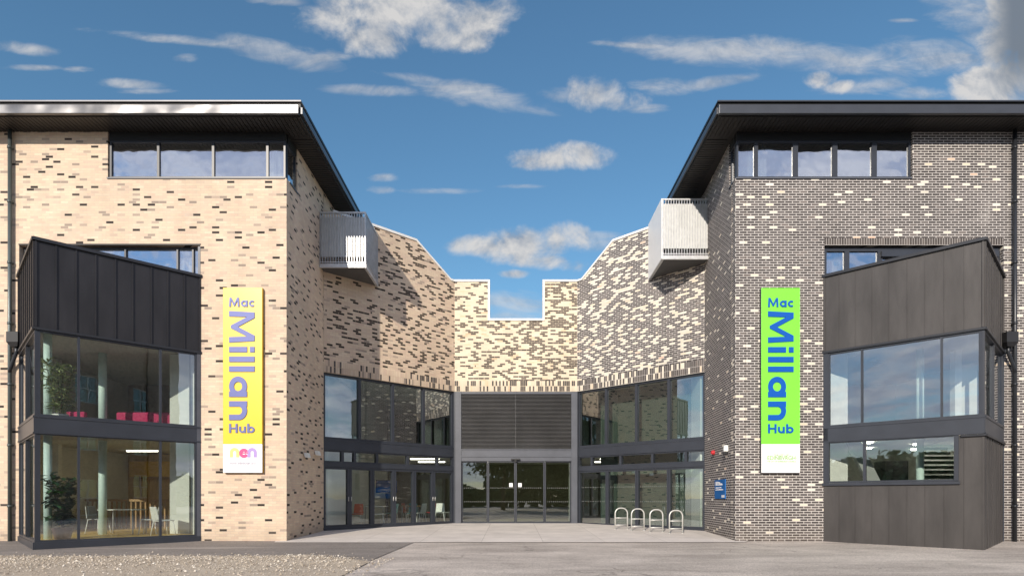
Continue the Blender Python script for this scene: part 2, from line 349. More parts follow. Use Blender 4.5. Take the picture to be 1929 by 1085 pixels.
M['asph'] = asphalt('worn_asphalt', (.34,.30,.265), (.56,.50,.445))
M['asph2'] = asphalt('new_asphalt', (.185,.165,.15), (.25,.225,.205), .3)
M['dirt'] = asphalt('gravel_bed', (.38,.32,.25), (.50,.43,.34), .1)
def sheet(name, poly, dz, m, kind='structure', nx=1):
    """horizontal sheet following gz, from a plan polygon (convex), sliced at GY"""
    mb = MB(); ys = sorted(set([g for g in GY]+[p[1] for p in poly])); lo = min(p[1] for p in poly); hi = max(p[1] for p in poly)
    ys = [y for y in ys if lo <= y <= hi]
    def xr(y):
        xs = []
        for (a, c) in zip(poly, poly[1:]+poly[:1]):
            if abs(a[1]-c[1]) < 1e-9:
                if abs(a[1]-y) < 1e-9: xs += [a[0], c[0]]
            elif min(a[1], c[1])-1e-9 <= y <= max(a[1], c[1])+1e-9: xs.append(a[0]+(c[0]-a[0])*(y-a[1])/(c[1]-a[1]))
        return min(xs), max(xs)
    for y0, y1 in zip(ys, ys[1:]):
        a, c = xr(y0), xr(y1)
        mb.face([(a[0],y0,gz(y0)+dz),(a[1],y0,gz(y0)+dz),(c[1],y1,gz(y1)+dz),(c[0],y1,gz(y1)+dz)])
    bmesh.ops.remove_doubles(mb.bm, verts=mb.bm.verts, dist=1e-4)
    o = mb.build(name, m, recalc=False); o['kind'] = kind; return o
sheet('ground', [(-600,-400),(600,-400),(600,600),(-600,600)], -.012, M['asph'])
def paving():
    m, b, p = mat('concrete_paving'); tc = b.n('ShaderNodeTexCoord').outputs['Object']; x, y, z = b.xyz(tc)
    n = b.noise(tc, 1.2, 6, .6); f = b.lin(n, .3, .7, .86, 1.1)
    def joint(c, d):
        q = b.m('FRACT', b.m('DIVIDE', c, d)); return b.m('LESS_THAN', q, .014/d)
    j = b.m('MAXIMUM', joint(b.m('ADD', x, .9), 1.8), joint(y, 1.3))
    cell = b.n('ShaderNodeTexWhiteNoise', noise_dimensions='2D'); b.put(cell.inputs[0], b.vec(b.m('FLOOR', b.m('DIVIDE', b.m('ADD', x, .9), 1.8)), b.m('FLOOR', b.m('DIVIDE', y, 1.3)), 0.0))
    f = b.m('MULTIPLY', f, b.lin(cell.outputs[0], 0, 1, .95, 1.04))
    c = b.mix(1.0, (.64,.59,.54,1), b.vec(f, f, f), 'MULTIPLY'); c = b.mix(b.m('MULTIPLY', j, .5), c, (.16,.14,.12,1))
    sp = b.ss(b.noise(tc, 5, 3, .5), .68, .74); c = b.mix(b.m('MULTIPLY', sp, .35), c, (.2,.18,.15,1))
    b.put(p.inputs['Base Color'], c); p.inputs['Roughness'].default_value = .88; return m
sheet('entrance_paving', [(-6.9,16.95),(6.75,16.95),(7.2,17.6),(7.2,25.0),(-7.1,25.0),(-7.1,17.6)], .006, paving())
sheet('new_asphalt_strip', [(-30,12.8),(-3.05,12.35),(-2.85,16.95),(-6.9,17.6),(-30,17.6)], .001, M['asph2'])
# gravel bed with loose stones
def gravel():
    mb = MB(); ea = []
    for i in range(61):
        x = -26+ i*(-3.0+26)/60; ea.append((x, 13.45-.12*(x+3)*-.08+.22*mnoise.noise(Vector((x*1.1, 3, 0)))+.1*mnoise.noise(Vector((x*5, 9, 0))) - max(0, (x+4.2))*1.0))
    for (x0, y0), (x1, y1) in zip(ea, ea[1:]):
        mb.face([(x0,9,gz(9)+.005),(x1,9,gz(9)+.005),(x1,y1,gz(y1)+.005),(x0,y0,gz(y0)+.005)])
    mb.build('gravel_bed', M['dirt'], recalc=False)['kind'] = 'structure'
    mb = MB(); rnd = random.Random(3)
    for i in range(9000):
        x = rnd.uniform(-14, -2.6); k = (x+26)/23*60; j = max(0, min(59, int(k))); ye = ea[j][1]
        y = ye - abs(rnd.gauss(0, 1))*1.6 + (.55 if rnd.random() < .08 else .12)*rnd.random()*1.6
        if y < 9.6 or (x > -3.4 and rnd.random() < .6): continue
        r = rnd.uniform(.007, .021)*(1.9 if rnd.random() < .12 else 1); z = gz(y)+.004+r*.4
        a = rnd.uniform(0, 6.28); ca, sa = math.cos(a)*r, math.sin(a)*r
        T = [(x+ca,y+sa,z),(x-sa*.8,y+ca*.8,z),(x-ca,y-sa,z),(x+sa*.8,y-ca*.8,z)]
        v = [mb.bm.verts.new(t) for t in T]; tp = mb.bm.verts.new((x+rnd.uniform(-.3,.3)*r, y+rnd.uniform(-.3,.3)*r, z+r*.8))
        for q in range(4): mb.bm.faces.new((v[q], v[(q+1) % 4], tp))
    m, b, p = mat('loose_stone')
    g = b.n('ShaderNodeNewGeometry').outputs['Random Per Island']
    b.put(p.inputs['Base Color'], b.ramp(g, [(0,(.22,.18,.14)),(.4,(.42,.36,.28)),(.8,(.58,.51,.42)),(1,(.75,.71,.63))])); p.inputs['Roughness'].default_value = .9
    mb.build('loose_gravel', m, recalc=False)['kind'] = 'stuff'
gravel()
# ------------------------------------------------------------------ wall builder
def wall(parent, name, fr, u0, u1, z0, top, m, openings=(), thick=.3, uoff=0.0, zoff=0.0, brk=()):
    """top: number or list of (u, z). openings: (u0,u1,z0,z1)"""
    prof = [(u0, top), (u1, top)] if not isinstance(top, list) else top
    def T(u):
        for (a, za), (c, zc) in zip(prof, prof[1:]):
            if a-1e-9 <= u <= c+1e-9: return za+(zc-za)*(u-a)/max(c-a, 1e-9)
        return prof[-1][1]
    us = sorted(set([round(x, 5) for x in [u0, u1]+[p[0] for p in prof]+[q for o in openings for q in o[:2]] if u0-1e-6 <= x <= u1+1e-6]))
    zt = min(p[1] for p in prof)
    zs = sorted(set([z0]+[q for o in openings for q in o[2:4] if z0 < q < zt-1e-6]))
    mb = MB(); N = len(us)-1; K = len(zs)
    def solid(i, k):
        if i < 0 or i >= N or k < 0 or k >= K: return False
        um = (us[i]+us[i+1])/2; zm = zs[k]+.001
        return not any(o[0] < um < o[1] and o[2] <= zm < o[3] for o in openings)
    def zz(k, u): return zs[k] if k < K else T(u)
    def q(pts): mb.face([fr.pt(*p) for p in pts], [(p[0]+p[1]+uoff, p[2]+zoff) for p in pts])
    for i in range(N):
        a, c = us[i], us[i+1]
        for k in range(K):
            if not solid(i, k): continue
            q([(a,0,zz(k,a)),(c,0,zz(k,c)),(c,0,zz(k+1,c)),(a,0,zz(k+1,a))])
            q([(c,thick,zz(k,c)),(a,thick,zz(k,a)),(a,thick,zz(k+1,a)),(c,thick,zz(k+1,c))])
            if not solid(i-1, k) and i > 0: q([(a,thick,zz(k,a)),(a,0,zz(k,a)),(a,0,zz(k+1,a)),(a,thick,zz(k+1,a))])
            if not solid(i+1, k) and i < N-1: q([(c,0,zz(k,c)),(c,thick,zz(k,c)),(c,thick,zz(k+1,c)),(c,0,zz(k+1,c))])
            if not solid(i, k-1) and k > 0: q([(a,thick,zz(k,a)),(c,thick,zz(k,c)),(c,0,zz(k,c)),(a,0,zz(k,a))])
            if not solid(i, k+1): q([(a,0,zz(k+1,a)),(c,0,zz(k+1,c)),(c,thick,zz(k+1,c)),(a,thick,zz(k+1,a))])
    return mb.build(name, m, parent, recalc=False)
def window(parent, name, fr, u0, u1, z0, z1, cuts=(), fw=.06, depth=.12, w0=.06, m=None, g=None, rows=(), pane='pane', sub=True, cw=None):
    """frame mesh with its mullions, one pane mesh per light"""
    m = m or M['frame']; g = g or M['gl']; cw = cw or fw*.5
    mb = MB(); e = .001
    fr.box(mb, u0, u0+fw, w0, w0+depth, z0, z1); fr.box(mb, u1-fw, u1, w0, w0+depth, z0, z1)
    fr.box(mb, u0+fw, u1-fw, w0+e, w0+depth-e, z0, z0+fw); fr.box(mb, u0+fw, u1-fw, w0+e, w0+depth-e, z1-fw, z1)
    ed = [u0+fw]
    for c in cuts:
        hw = cw; 
        if isinstance(c, tuple): c, hw = c
        fr.box(mb, c-hw, c+hw, w0+2*e, w0+depth-2*e, z0+fw, z1-fw); ed += [c-hw, c+hw]
    ed.append(u1-fw)
    zr = [z0+fw]
    for r in rows:
        for a, c in zip(ed[::2], ed[1::2]): fr.box(mb, a, c, w0+3*e, w0+depth-3*e, r-cw, r+cw)
        zr += [r-cw, r+cw]
    zr.append(z1-fw)
    o = mb.build(name, m, parent)
    for a, c in zip(ed[::2], ed[1::2]):
        for za, zc in zip(zr[::2], zr[1::2]):
            mb = MB(); w = w0+depth*.45; j = random.uniform(-.002, .002)
            mb.hexa([fr.pt(a,w+j,za), fr.pt(c,w-j,za), fr.pt(c,w-j+.012,za), fr.pt(a,w+j+.012,za), fr.pt(a,w+j,zc), fr.pt(c,w-j,zc), fr.pt(c,w-j+.012,zc), fr.pt(a,w+j+.012,zc)])
            mb.build(pane, g, o if sub else parent)
    return o
def rooms(B, x0, x1, y0, y1, levels, mw, mfloor, xs=None, thick=.25):
    """floor slabs with ceilings plus back and side walls, as parts of the building"""
    for i, (za, zb) in enumerate(levels):   # floor top za, ceiling zb
        xa, xb = (x0, x1) if xs is None else xs[i]
        mb = MB(); mb.box(xa, xb, y0, y1, za-.12, za); mb.build('floor_slab', mfloor[i] if isinstance(mfloor, list) else mfloor, B)
        mb = MB(); mb.box(xa, xb, y0, y1, zb, zb+.08); mb.build('ceiling', M['ceil'], B)
        mb = MB(); mb.box(xa, xb, y1, y1+.1, za-.12, zb+.08); mb.build('interior_wall', mw[i] if isinstance(mw, list) else mw, B)
        for q in (xa, xb): mb = MB(); mb.box(q-.05, q+.05, y0, y1, za, zb); mb.build('interior_wall', M['offw'], B)
# ------------------------------------------------------------------ plan
YF = 17.38; YR = 20.83; YC = 24.72
LX, RX = -6.71, 6.65
ZT = 12.0
frLF = Fr((-32, YF), (LX, YF)); frLR = Fr((LX, YF), (LX-.01, YR)); frLL = Fr((LX-.01, YR), (-2.43, YC))
frC = Fr((-2.43, YC), (2.76, YC)); frRR = Fr((2.76, YC), (6.87, YR)); frRT = Fr((6.87, YR), (RX, YF)); frRF = Fr((RX, YF), (32, YF))
# ================================================================== LEFT WING
BL = thing('brick_building', 'buff brick wing on the left with silver edged roof and black clad bay', 'building', (-16, 24, 0))
fr = frLF; ux = fr.ux
SB0 = 9.05  # sill zone
bayL0, bayL1 = ux(36), ux(377)
strip = (bayL0, bayL1)
cwu0 = ux(203)
L = fr.L
wall(BL, 'front_wall', fr, 0, L, -.6, ZT, BK['lf'], [(cwu0, L+.1, 10.58, ZT+1), (bayL0, bayL1, -.7, 8.59)], uoff=0)
wall(BL, 'return_wall', frLR, 0, frLR.L, -.6, ZT, BK['lr'], [(-.1, .88, 10.58, ZT+1)], uoff=L)
frB = Fr((LX, YR), (LX, 32)); wall(BL, 'upper_side_wall', frB, 0, frB.L, 6.2, ZT, BK['lr'])
mb = MB(); mb.box(-32.0, LX-.3, 31.7, 32, -.6, ZT-.02); mb.build('rear_wall', M['offw'], BL)
# corner window
def corner_window(B, frA, a0, a1, cutsA, frS, s0, s1, cutsS, mir):
    # front part + short return part; dark head panel above
    w = window(B, 'window', frA, a0, a1, 10.60, 11.72, cutsA, fw=.055, w0=.04, depth=.10, g=M['gl_top'], cw=.035)
    mb = MB(); frA.box(mb, a0, a1, .02, .2, 11.723, ZT-.035); mb.build('head_panel', M['roof'], w)
    mb = MB(); frA.box(mb, a0-.04, a1, -.03, .3, 10.555, 10.597); mb.build('sill', M['steel'], w)
    w2 = window(B, 'window', frS, s0, s1, 10.60, 11.72, cutsS, fw=.045, w0=.04, depth=.08, g=M['gl_top'])
    mb = MB(); frS.box(mb, s0, s1, .02, .2, 11.723, ZT-.035); mb.build('head_panel', M['roof'], w2)
    mb = MB(); frS.box(mb, s0+(.03 if s0 > .5 else .035), s1+(.03 if s0 < .5 else -.035), -.03, .3, 10.552, 10.594); mb.build('sill', M['steel'], w2)
corner_window(BL, frLF, cwu0+.03, L-.05, [ux(300,.1), ux(403,.1), ux(505,.1)], frLR, .16, .86, [], 1)
# interior of the upper rooms
rooms(BL, -15.3, -9.0, YF+.35, 23.2, [(9.3, 11.9)], M['offw'], M['ifloor'], xs=[(-15.3, -7.05)])
rooms(BL, -15.3, -9.0, YF+.35, 23.2, [(5.95, 8.95)], M['offw'], M['ifloor'])
rooms(BL, -15.3, -8.0, YF+.02, 23.2, [(2.95, 5.55), (-.02, 2.80)], [M['brownw'], M['honey']], [M['ifloor'], M['yellow']])
# blinds/curtain behind the corner
# strip window above the bay
window(BL, 'window', frLF, bayL0+.02, bayL1-.02, 6.7, 8.57, [ux(100,.2), ux(238,.2), ux(336,.2), ux(365,.2)], fw=.05, w0=.14, g=M['gl_top'])
mb = MB(); frLF.box(mb, bayL0-.01, bayL1+.02, -.012, .06, 8.592, 8.63); mb.build('lintel_flashing', M['roof'], BL)
# bay
def bay(B, C0, C1, C2, mz, right=False):
    """plan corners left, nose/right ... faces C0->C1, C1->C2 seen left to right"""
    f1 = Fr(C0, C1); f2 = Fr(C1, C2)
    gm = M['gl_bayr'] if right else M['gl_bay']
    base = MB(); IN = [(C0[0]+.05, C0[1]+.06), (C1[0], C1[1]+.12), (C2[0]-.05, C2[1]+.06)]
    base.prism(IN+[(C2[0]-.05, C2[1]+.25), (C0[0]+.05, C0[1]+.25)], 5.43, 5.60)
    bo = base.build('bay_window', M['ceil'], B)
    mb = MB(); mb.prism(IN+[(C2[0]-.05, C2[1]+.25), (C0[0]+.05, C0[1]+.25)], 7.45, 7.55); mb.build('bay_roof', M['roof'], bo)
    mb = MB(); mb.prism(IN, 2.80, 2.95); mb.build('bay_floor', M['ifloor'], bo)
    mb = MB(); mb.prism(IN, -.4, -.02); mb.build('bay_floor', M['ifloor'] if right else M['yellow'], bo)
    for f, major in ((f1, right), (f2, not right)):
        mb = MB(); f.box(mb, 0.004, f.L-.004, 0, .16, 5.40, 7.62)
        n = max(2, round(f.L/.43)); sw = .014 if not right else .008; sp = .028 if not right else .012
        for i in range(1, n):
            u = f.L*i/n+random.uniform(-.012, .012); f.box(mb, u-sw, u+sw, -sp, 0, 5.43, 7.60)
        f.box(mb, .006, .05, -.03, -.001, 5.43, 7.60); f.box(mb, f.L-.05, f.L-.006, -.03, -.001, 5.43, 7.60)
        mb.build('cladding', mz, bo)
        mb = MB(); f.box(mb, -.03, f.L+.03, -.06, .2, 7.621, 7.70); mb.build('coping', M['capL'], bo)
        mb = MB(); f.box(mb, -.02, f.L+.02, -.05, .1, 5.36, 5.42); mb.build('drip_flashing', M['capL'], bo)
        mb = MB(); f.box(mb, -.0, f.L, -.015, .15, 2.74, 3.18); f.box(mb, -.0, f.L, -.03, -.016, 3.13, 3.18); f.box(mb, 0, f.L, -.03, -.016, 2.72, 2.76); mb.build('spandrel_band', M['frame'], bo)
    return bo, f1, f2, gm
C0, C1, C2 = (-14.68, YF), (-12.13, 14.83), (-9.27, YF)
bo, f1, f2, gm = bay(BL, C0, C1, C2, M['zincL'])
for z0, z1 in ((3.18, 5.36), (-.05, 2.74)):
    window(bo, 'glazing', f2, .0, f2.L-.10, z0, z1, [f2.ux(148,.05), f2.ux(302,.05)], fw=.045, w0=0, depth=.12, g=gm, cw=.028)
    window(bo, 'glazing', f1, .0, f1.L, z0, z1, [f1.L*.45], fw=.06, w0=.0, depth=.12, g=gm)
mb = MB(); f2.box(mb, 0, f2.L, -.03, .15, -.5, -.05); f1.box(mb, 0, f1.L, -.03, .15, -.5, -.051); mb.build('plinth', M['frame'], bo)
mb = MB(); f2.box(mb, f2.L-.10, f2.L+.0, -.02, .14, -.4, 5.36); mb.build('corner_post', M['steel'], bo)
mb = MB(); mb.box(bayL1-32-.06, bayL1-32+.01, YF-.01, YF+.2, -.5, 8.55); mb.build('jamb', M['steel'], bo)
mb = MB(); mb.box(bayL0-32+.0, bayL0-32+.13, YF-.012, YF+.2, -.5, 5.4); mb.build('jamb', M['frame'], bo)
def cyl(name, m, parent, x, y, r, z0, z1):
    mb = MB(); mb.tube([(x,y,z0),(x,y,z1)], r, 20); return mb.build(name, m, parent)
for z0, z1 in ((2.95, 5.5), (-.02, 2.8)):
    cyl('column', M['mint'], BL, -12.36, 15.55, .095, z0, z1)
    cyl('column', M['mint'], BL, -12.35, 17.62, .11, z0, z1)
    mb = MB(); mb.box(-10.55, -9.95, 18.0, 18.35, z0, z1); mb.build('pier', M['offw'], BL)
    mb = MB(); mb.box(-9.75, -9.1, 17.72, 17.92, z0, z1); mb.build('pier', M['offw'], BL)
    mb = MB(); mb.box(-14.75, -14.45, 18.6, 18.75, z0, z1); mb.build('pier', M['white'], BL)
# mullions of furniture-like slatted screen in the ground floor room
mb = MB()
for i in range(34): x = -15.0+i*.17; mb.box(x, x+.05, 20.6, 20.63, .0, .95)
mb.box(-15.05, -9.2, 20.56, 20.66, .95, 1.03); mb.build('slatted_screen', M['wood'], BL)
mb = MB(); mb.box(-15.0, -9.3, 22.9, 23.1, 1.9, 2.5); mb.build('bulkhead', M['yellow'], BL)
mb = MB(); mb.box(-12.9, -11.9, 22.85, 23.15, 0, 1.85); mb.build('interior_door', M['blk'], BL)
mb = MB(); mb.box(-12.7, -11.6, 22.9, 23.15, 2.96, 4.9); mb.build('interior_door', M['blk'], BL)
def curtain(B, x0, x1, y, z0, z1):
    mb = MB(); n = max(6, int((x1-x0)/.03)); P_ = [(x0+(x1-x0)*i/n, y+.025*math.sin(i*1.9)) for i in range(n+1)]
    for (a, ya), (c, yc) in zip(P_, P_[1:]): mb.hexa([(a,ya,z0),(c,yc,z0),(c,yc+.01,z0),(a,ya+.01,z0),(a,ya,z1),(c,yc,z1),(c,yc+.01,z1),(a,ya+.01,z1)])
    mb.build('curtain', M['white'], B)
curtain(BL, -7.45, -7.08, 17.85, 9.35, 11.85)
curtain(BL, -10.1, -9.75, 17.85, 6.0, 8.9)
# roof
def roof(B, x0, x1, side, left):
    mb = MB(); yf = YF-.72; mb.box(x0, x1, yf, 31.9, ZT+.02, ZT+.355); ro = mb.build('roof', M['roof'], B)
    mb = MB(); mb.box(x0+.02, x1-.02, yf+.02, 31.85, ZT-.03, ZT+.018)
    n = int((31.8-yf)/.14)
    mb.build('soffit', M['soffit'], ro)
    # board joints, running front to back as shallow battens
    mb = MB(); x = x0+.1
    while x < x1-.1:
        mb.box(x, x+.10, yf+.04, YF+.25, ZT-.046, ZT-.031); x += .125
    mb.build('soffit_boards', M['soffit'], ro)
    y = YF+.4; mb = MB(); s0, s1 = (x1-.68, x1-.04) if left else (x0+.04, x0+.68)
    while y < 31.5: mb.box(s0, s1, y, y+.10, ZT-.046, ZT-.031); y += .125
    mb.build('soffit_boards', M['soffit'], ro)
    ml, mt = (M['silver'], M['capg']) if left else (M['gutterR'], M['capL'])
    mb = MB()
    xs = [x0+i*(x1-x0-.02)/46 for i in range(47)]
    mb.box(x0, x1-(.03 if left else 0)+(0 if left else 0), yf-.10, yf-.001, ZT-.03, ZT+.225)
    mb.build('gutter', ml, ro, bevel=.012)
    mb = MB(); mb.box(x0-.03*(not left), x1+.03*left, yf-.06, yf+.3, ZT+.335, ZT+.375); mb.build('roof_capping', mt if left else M['gutterR'], ro)
    xe = x1 if left else x0
    mb = MB(); mb.box(xe-.03, xe+.03, yf+.31, 31.9, ZT+.30, ZT+.38); mb.build('roof_capping', M['roof'], ro)
    mb = MB(); q = (x1+.001, x1+.05) if left else (x0-.05, x0-.001); mb.box(q[0], q[1], yf, 31.88, ZT+.02, ZT+.2); mb.build('side_fascia', M['gutterR'], ro)
roof(BL, -32, -6.03, 0, True)
# drainpipe
def downpipe(B, x, y, m, hop, brc):
    mb = MB(); mb.tube([(x,y,ZT-.03),(x,y,-.35)], .052, 12); dp = mb.build('drainpipe', m, B)
    for z in (.8, 2.6, 4.4, 6.2, 8.0, 9.8, 11.4):
        mb = MB(); mb.tube([(x,y,z),(x,y,z+.07)], .066, 12); mb.box(x-.03, x+.03, y, YF-.002, z+.01, z+.06); mb.build('pipe_bracket', m, dp)
    s = hop
    mb = MB(); hx = x+s*.30; hy = YF-.22
    mb.hexa([(hx-.10,hy-.1,5.50),(hx+.10,hy-.1,5.50),(hx+.10,hy+.1,5.50),(hx-.10,hy+.1,5.50),(hx-.17,hy-.16,5.62),(hx+.17,hy-.16,5.62),(hx+.17,hy+.12,5.62),(hx-.17,hy+.12,5.62)])
    mb.box(hx-.17, hx+.17, hy-.16, hy+.12, 5.621, 5.92); mb.build('rainwater_hopper', M['blk'], dp)
    mb = MB(); mb.tube([(hx,hy,5.55),(hx,hy,5.35),(x+s*.03,y-.01,4.92),(x,y-.01,4.78)], .048, 10); mb.build('branch_pipe', M['pipeb'], dp)
downpipe(BL, -14.86, YF-.10, M['pipe'], 1, 0)
# ================================================================== RIGHT WING
BR = thing('brick_building', 'dark brick wing on the right flecked with cream bricks, with a brown zinc bay', 'building', (16, 24, 0))
fr = frRF; ux = fr.ux
bayR0, bayR1 = ux(1553), ux(1891); cw1 = ux(1719)
wall(BR, 'front_wall', fr, 0, fr.L, -.6, ZT, BK['rf'], [(-.1, cw1, 10.58, ZT+1), (bayR0, bayR1, -.7, 8.59)], uoff=0)
wall(BR, 'return_wall', frRT, 0, frRT.L, -.6, ZT, BK['rt'], [(frRT.L-.62, frRT.L+.1, 10.58, ZT+1)], uoff=-frRT.L)
frB = Fr((6.87, 32), (6.87, YR)); wall(BR, 'upper_side_wall', frB, 0, frB.L, 6.2, ZT, BK['rt'])
mb = MB(); mb.box(RX+.6, 32, 31.7, 32, -.6, ZT-.02); mb.build('rear_wall', M['offw'], BR)
corner_window(BR, frRF, .05, cw1-.03, [(ux(1423,.1),.055), (ux(1497,.1),.075), (ux(1571,.1),.075), (ux(1645,.1),.075)], frRT, frRT.L-.60, frRT.L-.16, [], -1)
rooms(BR, 9, 15.3, YF+.35, 23.2, [(9.3, 11.9)], M['offw'], M['ifloor'], xs=[(7.2, 15.3)])
rooms(BR, 9, 15.3, YF+.35, 23.2, [(5.95, 8.95)], M['offw'], M['ifloor'])
rooms(BR, 8.6, 15.3, YF+.02, 23.2, [(2.95, 5.55), (-.02, 2.80)], [M['offw'], M['offw']], [M['ifloor'], M['ifloor']])
wR = window(BR, 'window', frRF, bayR0+.02, bayR1-.02, 6.7, 8.57, [(ux(1593,.2),.07), (ux(1655,.2),.07), (ux(1715,.2),.07), (ux(1790,.2),.07)], fw=.11, w0=.12, g=M['gl_top'])
mb = MB(); frRF.box(mb, ux(1655,.1)+.07, bayR1-.1, .05, .22, 8.28, 8.44); mb.build('blind_box', M['frame'], wR)
mbs = MB()
def soldier(B, fr, u0, u1, z0, z1, m, proud=.004):
    mb = MB(); P4 = [(u0,z0),(u1,z0),(u1,z1),(u0,z1)]
    mb.face([fr.pt(u,-proud,z) for u, z in P4], [(u, (z-z0)*.45/(z1-z0) if z1-z0 > .3 else (z-z0)) for u, z in P4])
    mb.face([fr.pt(u0,-proud,z0), fr.pt(u0,.05,z0), fr.pt(u1,.05,z0), fr.pt(u1,-proud,z0)], [(u0,0),(u0,.05),(u1,.05),(u1,0)])
    mb.face([fr.pt(u0,-proud,z1), fr.pt(u1,-proud,z1), fr.pt(u1,0,z1), fr.pt(u0,0,z1)], [(u0,0),(u1,0),(u1,.01),(u0,.01)])
    return mb.build('soldier_course', m, B, recalc=False)
curtain(BR, 7.24, 7.75, 17.8, 9.35, 11.85); curtain(BR, 12.15, 12.4, 17.8, 9.35, 11.85); curtain(BR, 9.75, 10.2, 17.8, 6.0, 8.9)
soldier(BR, frRF, bayR0, bayR1, 8.592, 8.80, BK['rfs'])
D0, D1, D2 = (9.27, YF), (12.02, 14.85), (14.62, YF)
bo, g1, g2, gm = bay(BR, D0, D1, D2, M['zincR'], True)
window(bo, 'glazing', g1, .12, g1.L, 3.18, 5.36, [g1.ux(1624,.05), g1.ux(1774,.05)], fw=.045, w0=0, depth=.12, g=gm, cw=.024)
window(bo, 'glazing', g2, .0, g2.L, 3.18, 5.36, [g2.L*.5], fw=.05, w0=0, depth=.12, g=M['gl_bay'])
uw = g1.ux(1806, 0)
window(bo, 'glazing', g1, .10, uw, 1.52, 2.74, [g1.ux(1629,.05)], fw=.05, w0=0.0, depth=.12, g=M['gl_bay'], cw=.035)
mb = MB(); g1.box(mb, uw-.10, uw-.001, -.012, .1, 1.53, 2.715); mb.build('frame_post', M['frame'], bo)
mb = MB(); g1.box(mb, -.02, uw+.03, -.06, .1, 1.44, 1.515); mb.build('sill', M['frame'], bo)
mb = MB(); g1.box(mb, 0, .12, -.015, .15, 1.52, 5.36); mb.build('corner_post', M['frame'], bo)
mb = MB(); g1.box(mb, 0.004, g1.L-.004, .0, .15, -.5, 1.44); g1.box(mb, uw+.002, g1.L-.004, .001, .15, 1.441, 2.70)
n = 9
for i in range(1, n):
    u = g1.L*i/n; top = 1.44 if u < uw else 2.70
    g1.box(mb, u-.008, u+.008, -.012, 0.0005, -.5, top)
g1.box(mb, g1.L-.05, g1.L-.006, -.012, 0, -.5, 2.7); mb.build('cladding', M['zincR'], bo)
mb = MB(); g2.box(mb, .004, g2.L-.004, 0, .15, -.5, 2.70)
for i in range(1, 8): u = g2.L*i/8; g2.box(mb, u-.008, u+.008, -.012, .0005, -.5, 2.7)
mb.build('cladding', M['zincR'], bo)
mb = MB(); g1.box(mb, uw+.05, g1.L+.04, -.06, -.0155, 2.66, 2.71); g2.box(mb, -.03, g2.L+.02, -.06, -.0155, 2.655, 2.705); mb.build('drip_flashing', M['capL'], bo)
mb = MB(); mb.box(bayR1+RX-.14, bayR1+RX, YF-.012, YF+.2, -.5, 5.4); mb.build('jamb', M['frame'], bo)
for z0, z1 in ((2.95, 5.5), (-.02, 2.8)):
    cyl('column', M['mint'], BR, 11.95, 17.1, .10, z0, z1)
    mb = MB(); mb.box(9.75, 10.35, 18.0, 18.2, z0, z1); mb.build('pier', M['white'], BR)
mb = MB(); mb.box(13.05, 13.25, 17.2, 17.4, 2.95, 5.5); mb.build('pier', M['white'], BR)
mb = MB(); mb.box(13.5, 14.1, 17.7, 17.75, 2.95, 5.1); mb.build('pier', M['offw'], BR)
# brace, dark cupboard and stair in the lower room
mb = MB(); mb.hexa([(10.2,17.75,2.8),(10.6,17.75,2.8),(10.6,17.9,2.8),(10.2,17.9,2.8),(11.3,17.75,.6),(11.7,17.75,.6),(11.7,17.9,.6),(11.3,17.9,.6)]); mb.build('brace', M['greyp'], BR)
mb = MB(); mb.box(12.35, 13.1, 19.3, 19.9, -.02, 2.3); mb.build('cupboard', M['blk'], BR)
st = MB(); st.box(13.0, 14.4, 18.0, 18.19, .9, 1.28); sto = st.build('staircase', M['blk'], BR)
for i in range(10):
    mb = MB(); z = 1.32+i*.16; y = 18.2+i*.13; mb.box(.700*y+.02*i, 14.6, y, y+.2, z, z+.045); mb.build('tread', M['white'], sto)
    mb = MB(); mb.box(.700*y+.02*i, 14.6, y+.201, y+.22, z-.12, z+.04); mb.build('riser', M['blk'], sto)
for k, (x, y) in enumerate(((10.6, 18.2), (11.6, 18.8), (12.6, 17.4), (10.9, 17.0), (12.2, 19.5))):
    m, b_, p_ = (None, None, None)
    mb = MB(); mb.tube([(x,y,5.54),(x,y,5.49)], .11, 14); o = mb.build('ceiling_light', M['white'], BR)
def lamp_mat():
    m, b_, p = mat('lit_lamp'); p.inputs['Base Color'].default_value = (.9,.9,.85,1); p.inputs['Emission Color'].default_value = (1,.93,.80,1); p.inputs['Emission Strength'].default_value = 5; return m
M['lamp'] = lamp_mat(); M['fill_lamp'] = lamp_mat(); M['fill_lamp'].node_tree.nodes['Principled BSDF'].inputs['Emission Strength'].default_value = 45
def strip(B, x0, x1, y0, y1, z): mb = MB(); mb.box(x0, x1, y0, y1, z-.05, z-.002); mb.build('ceiling_light', M['lamp'], B)
for x, y in ((11.0, 18.0), (12.9, 18.6), (14.0, 18.2), (12.2, 20.0), (14.2, 20.6)):
    mb = MB(); mb.tube([(x,y,2.795),(x,y,2.76)], .10, 14); o = mb.build('ceiling_light', M['fill_lamp'], BR)  # lit discs added to brighten the dim lower room, beyond its one lamp
for x, y in ((-14.0, 21.2), (-12.3, 21.2), (-10.8, 21.2)): strip(BL, x, x+1.1, y, y+.09, 2.80)
roof(BR, 5.88, 32, 0, False)
downpipe(BR, 14.88, YF-.10, M['pipeb'], -1, 0)
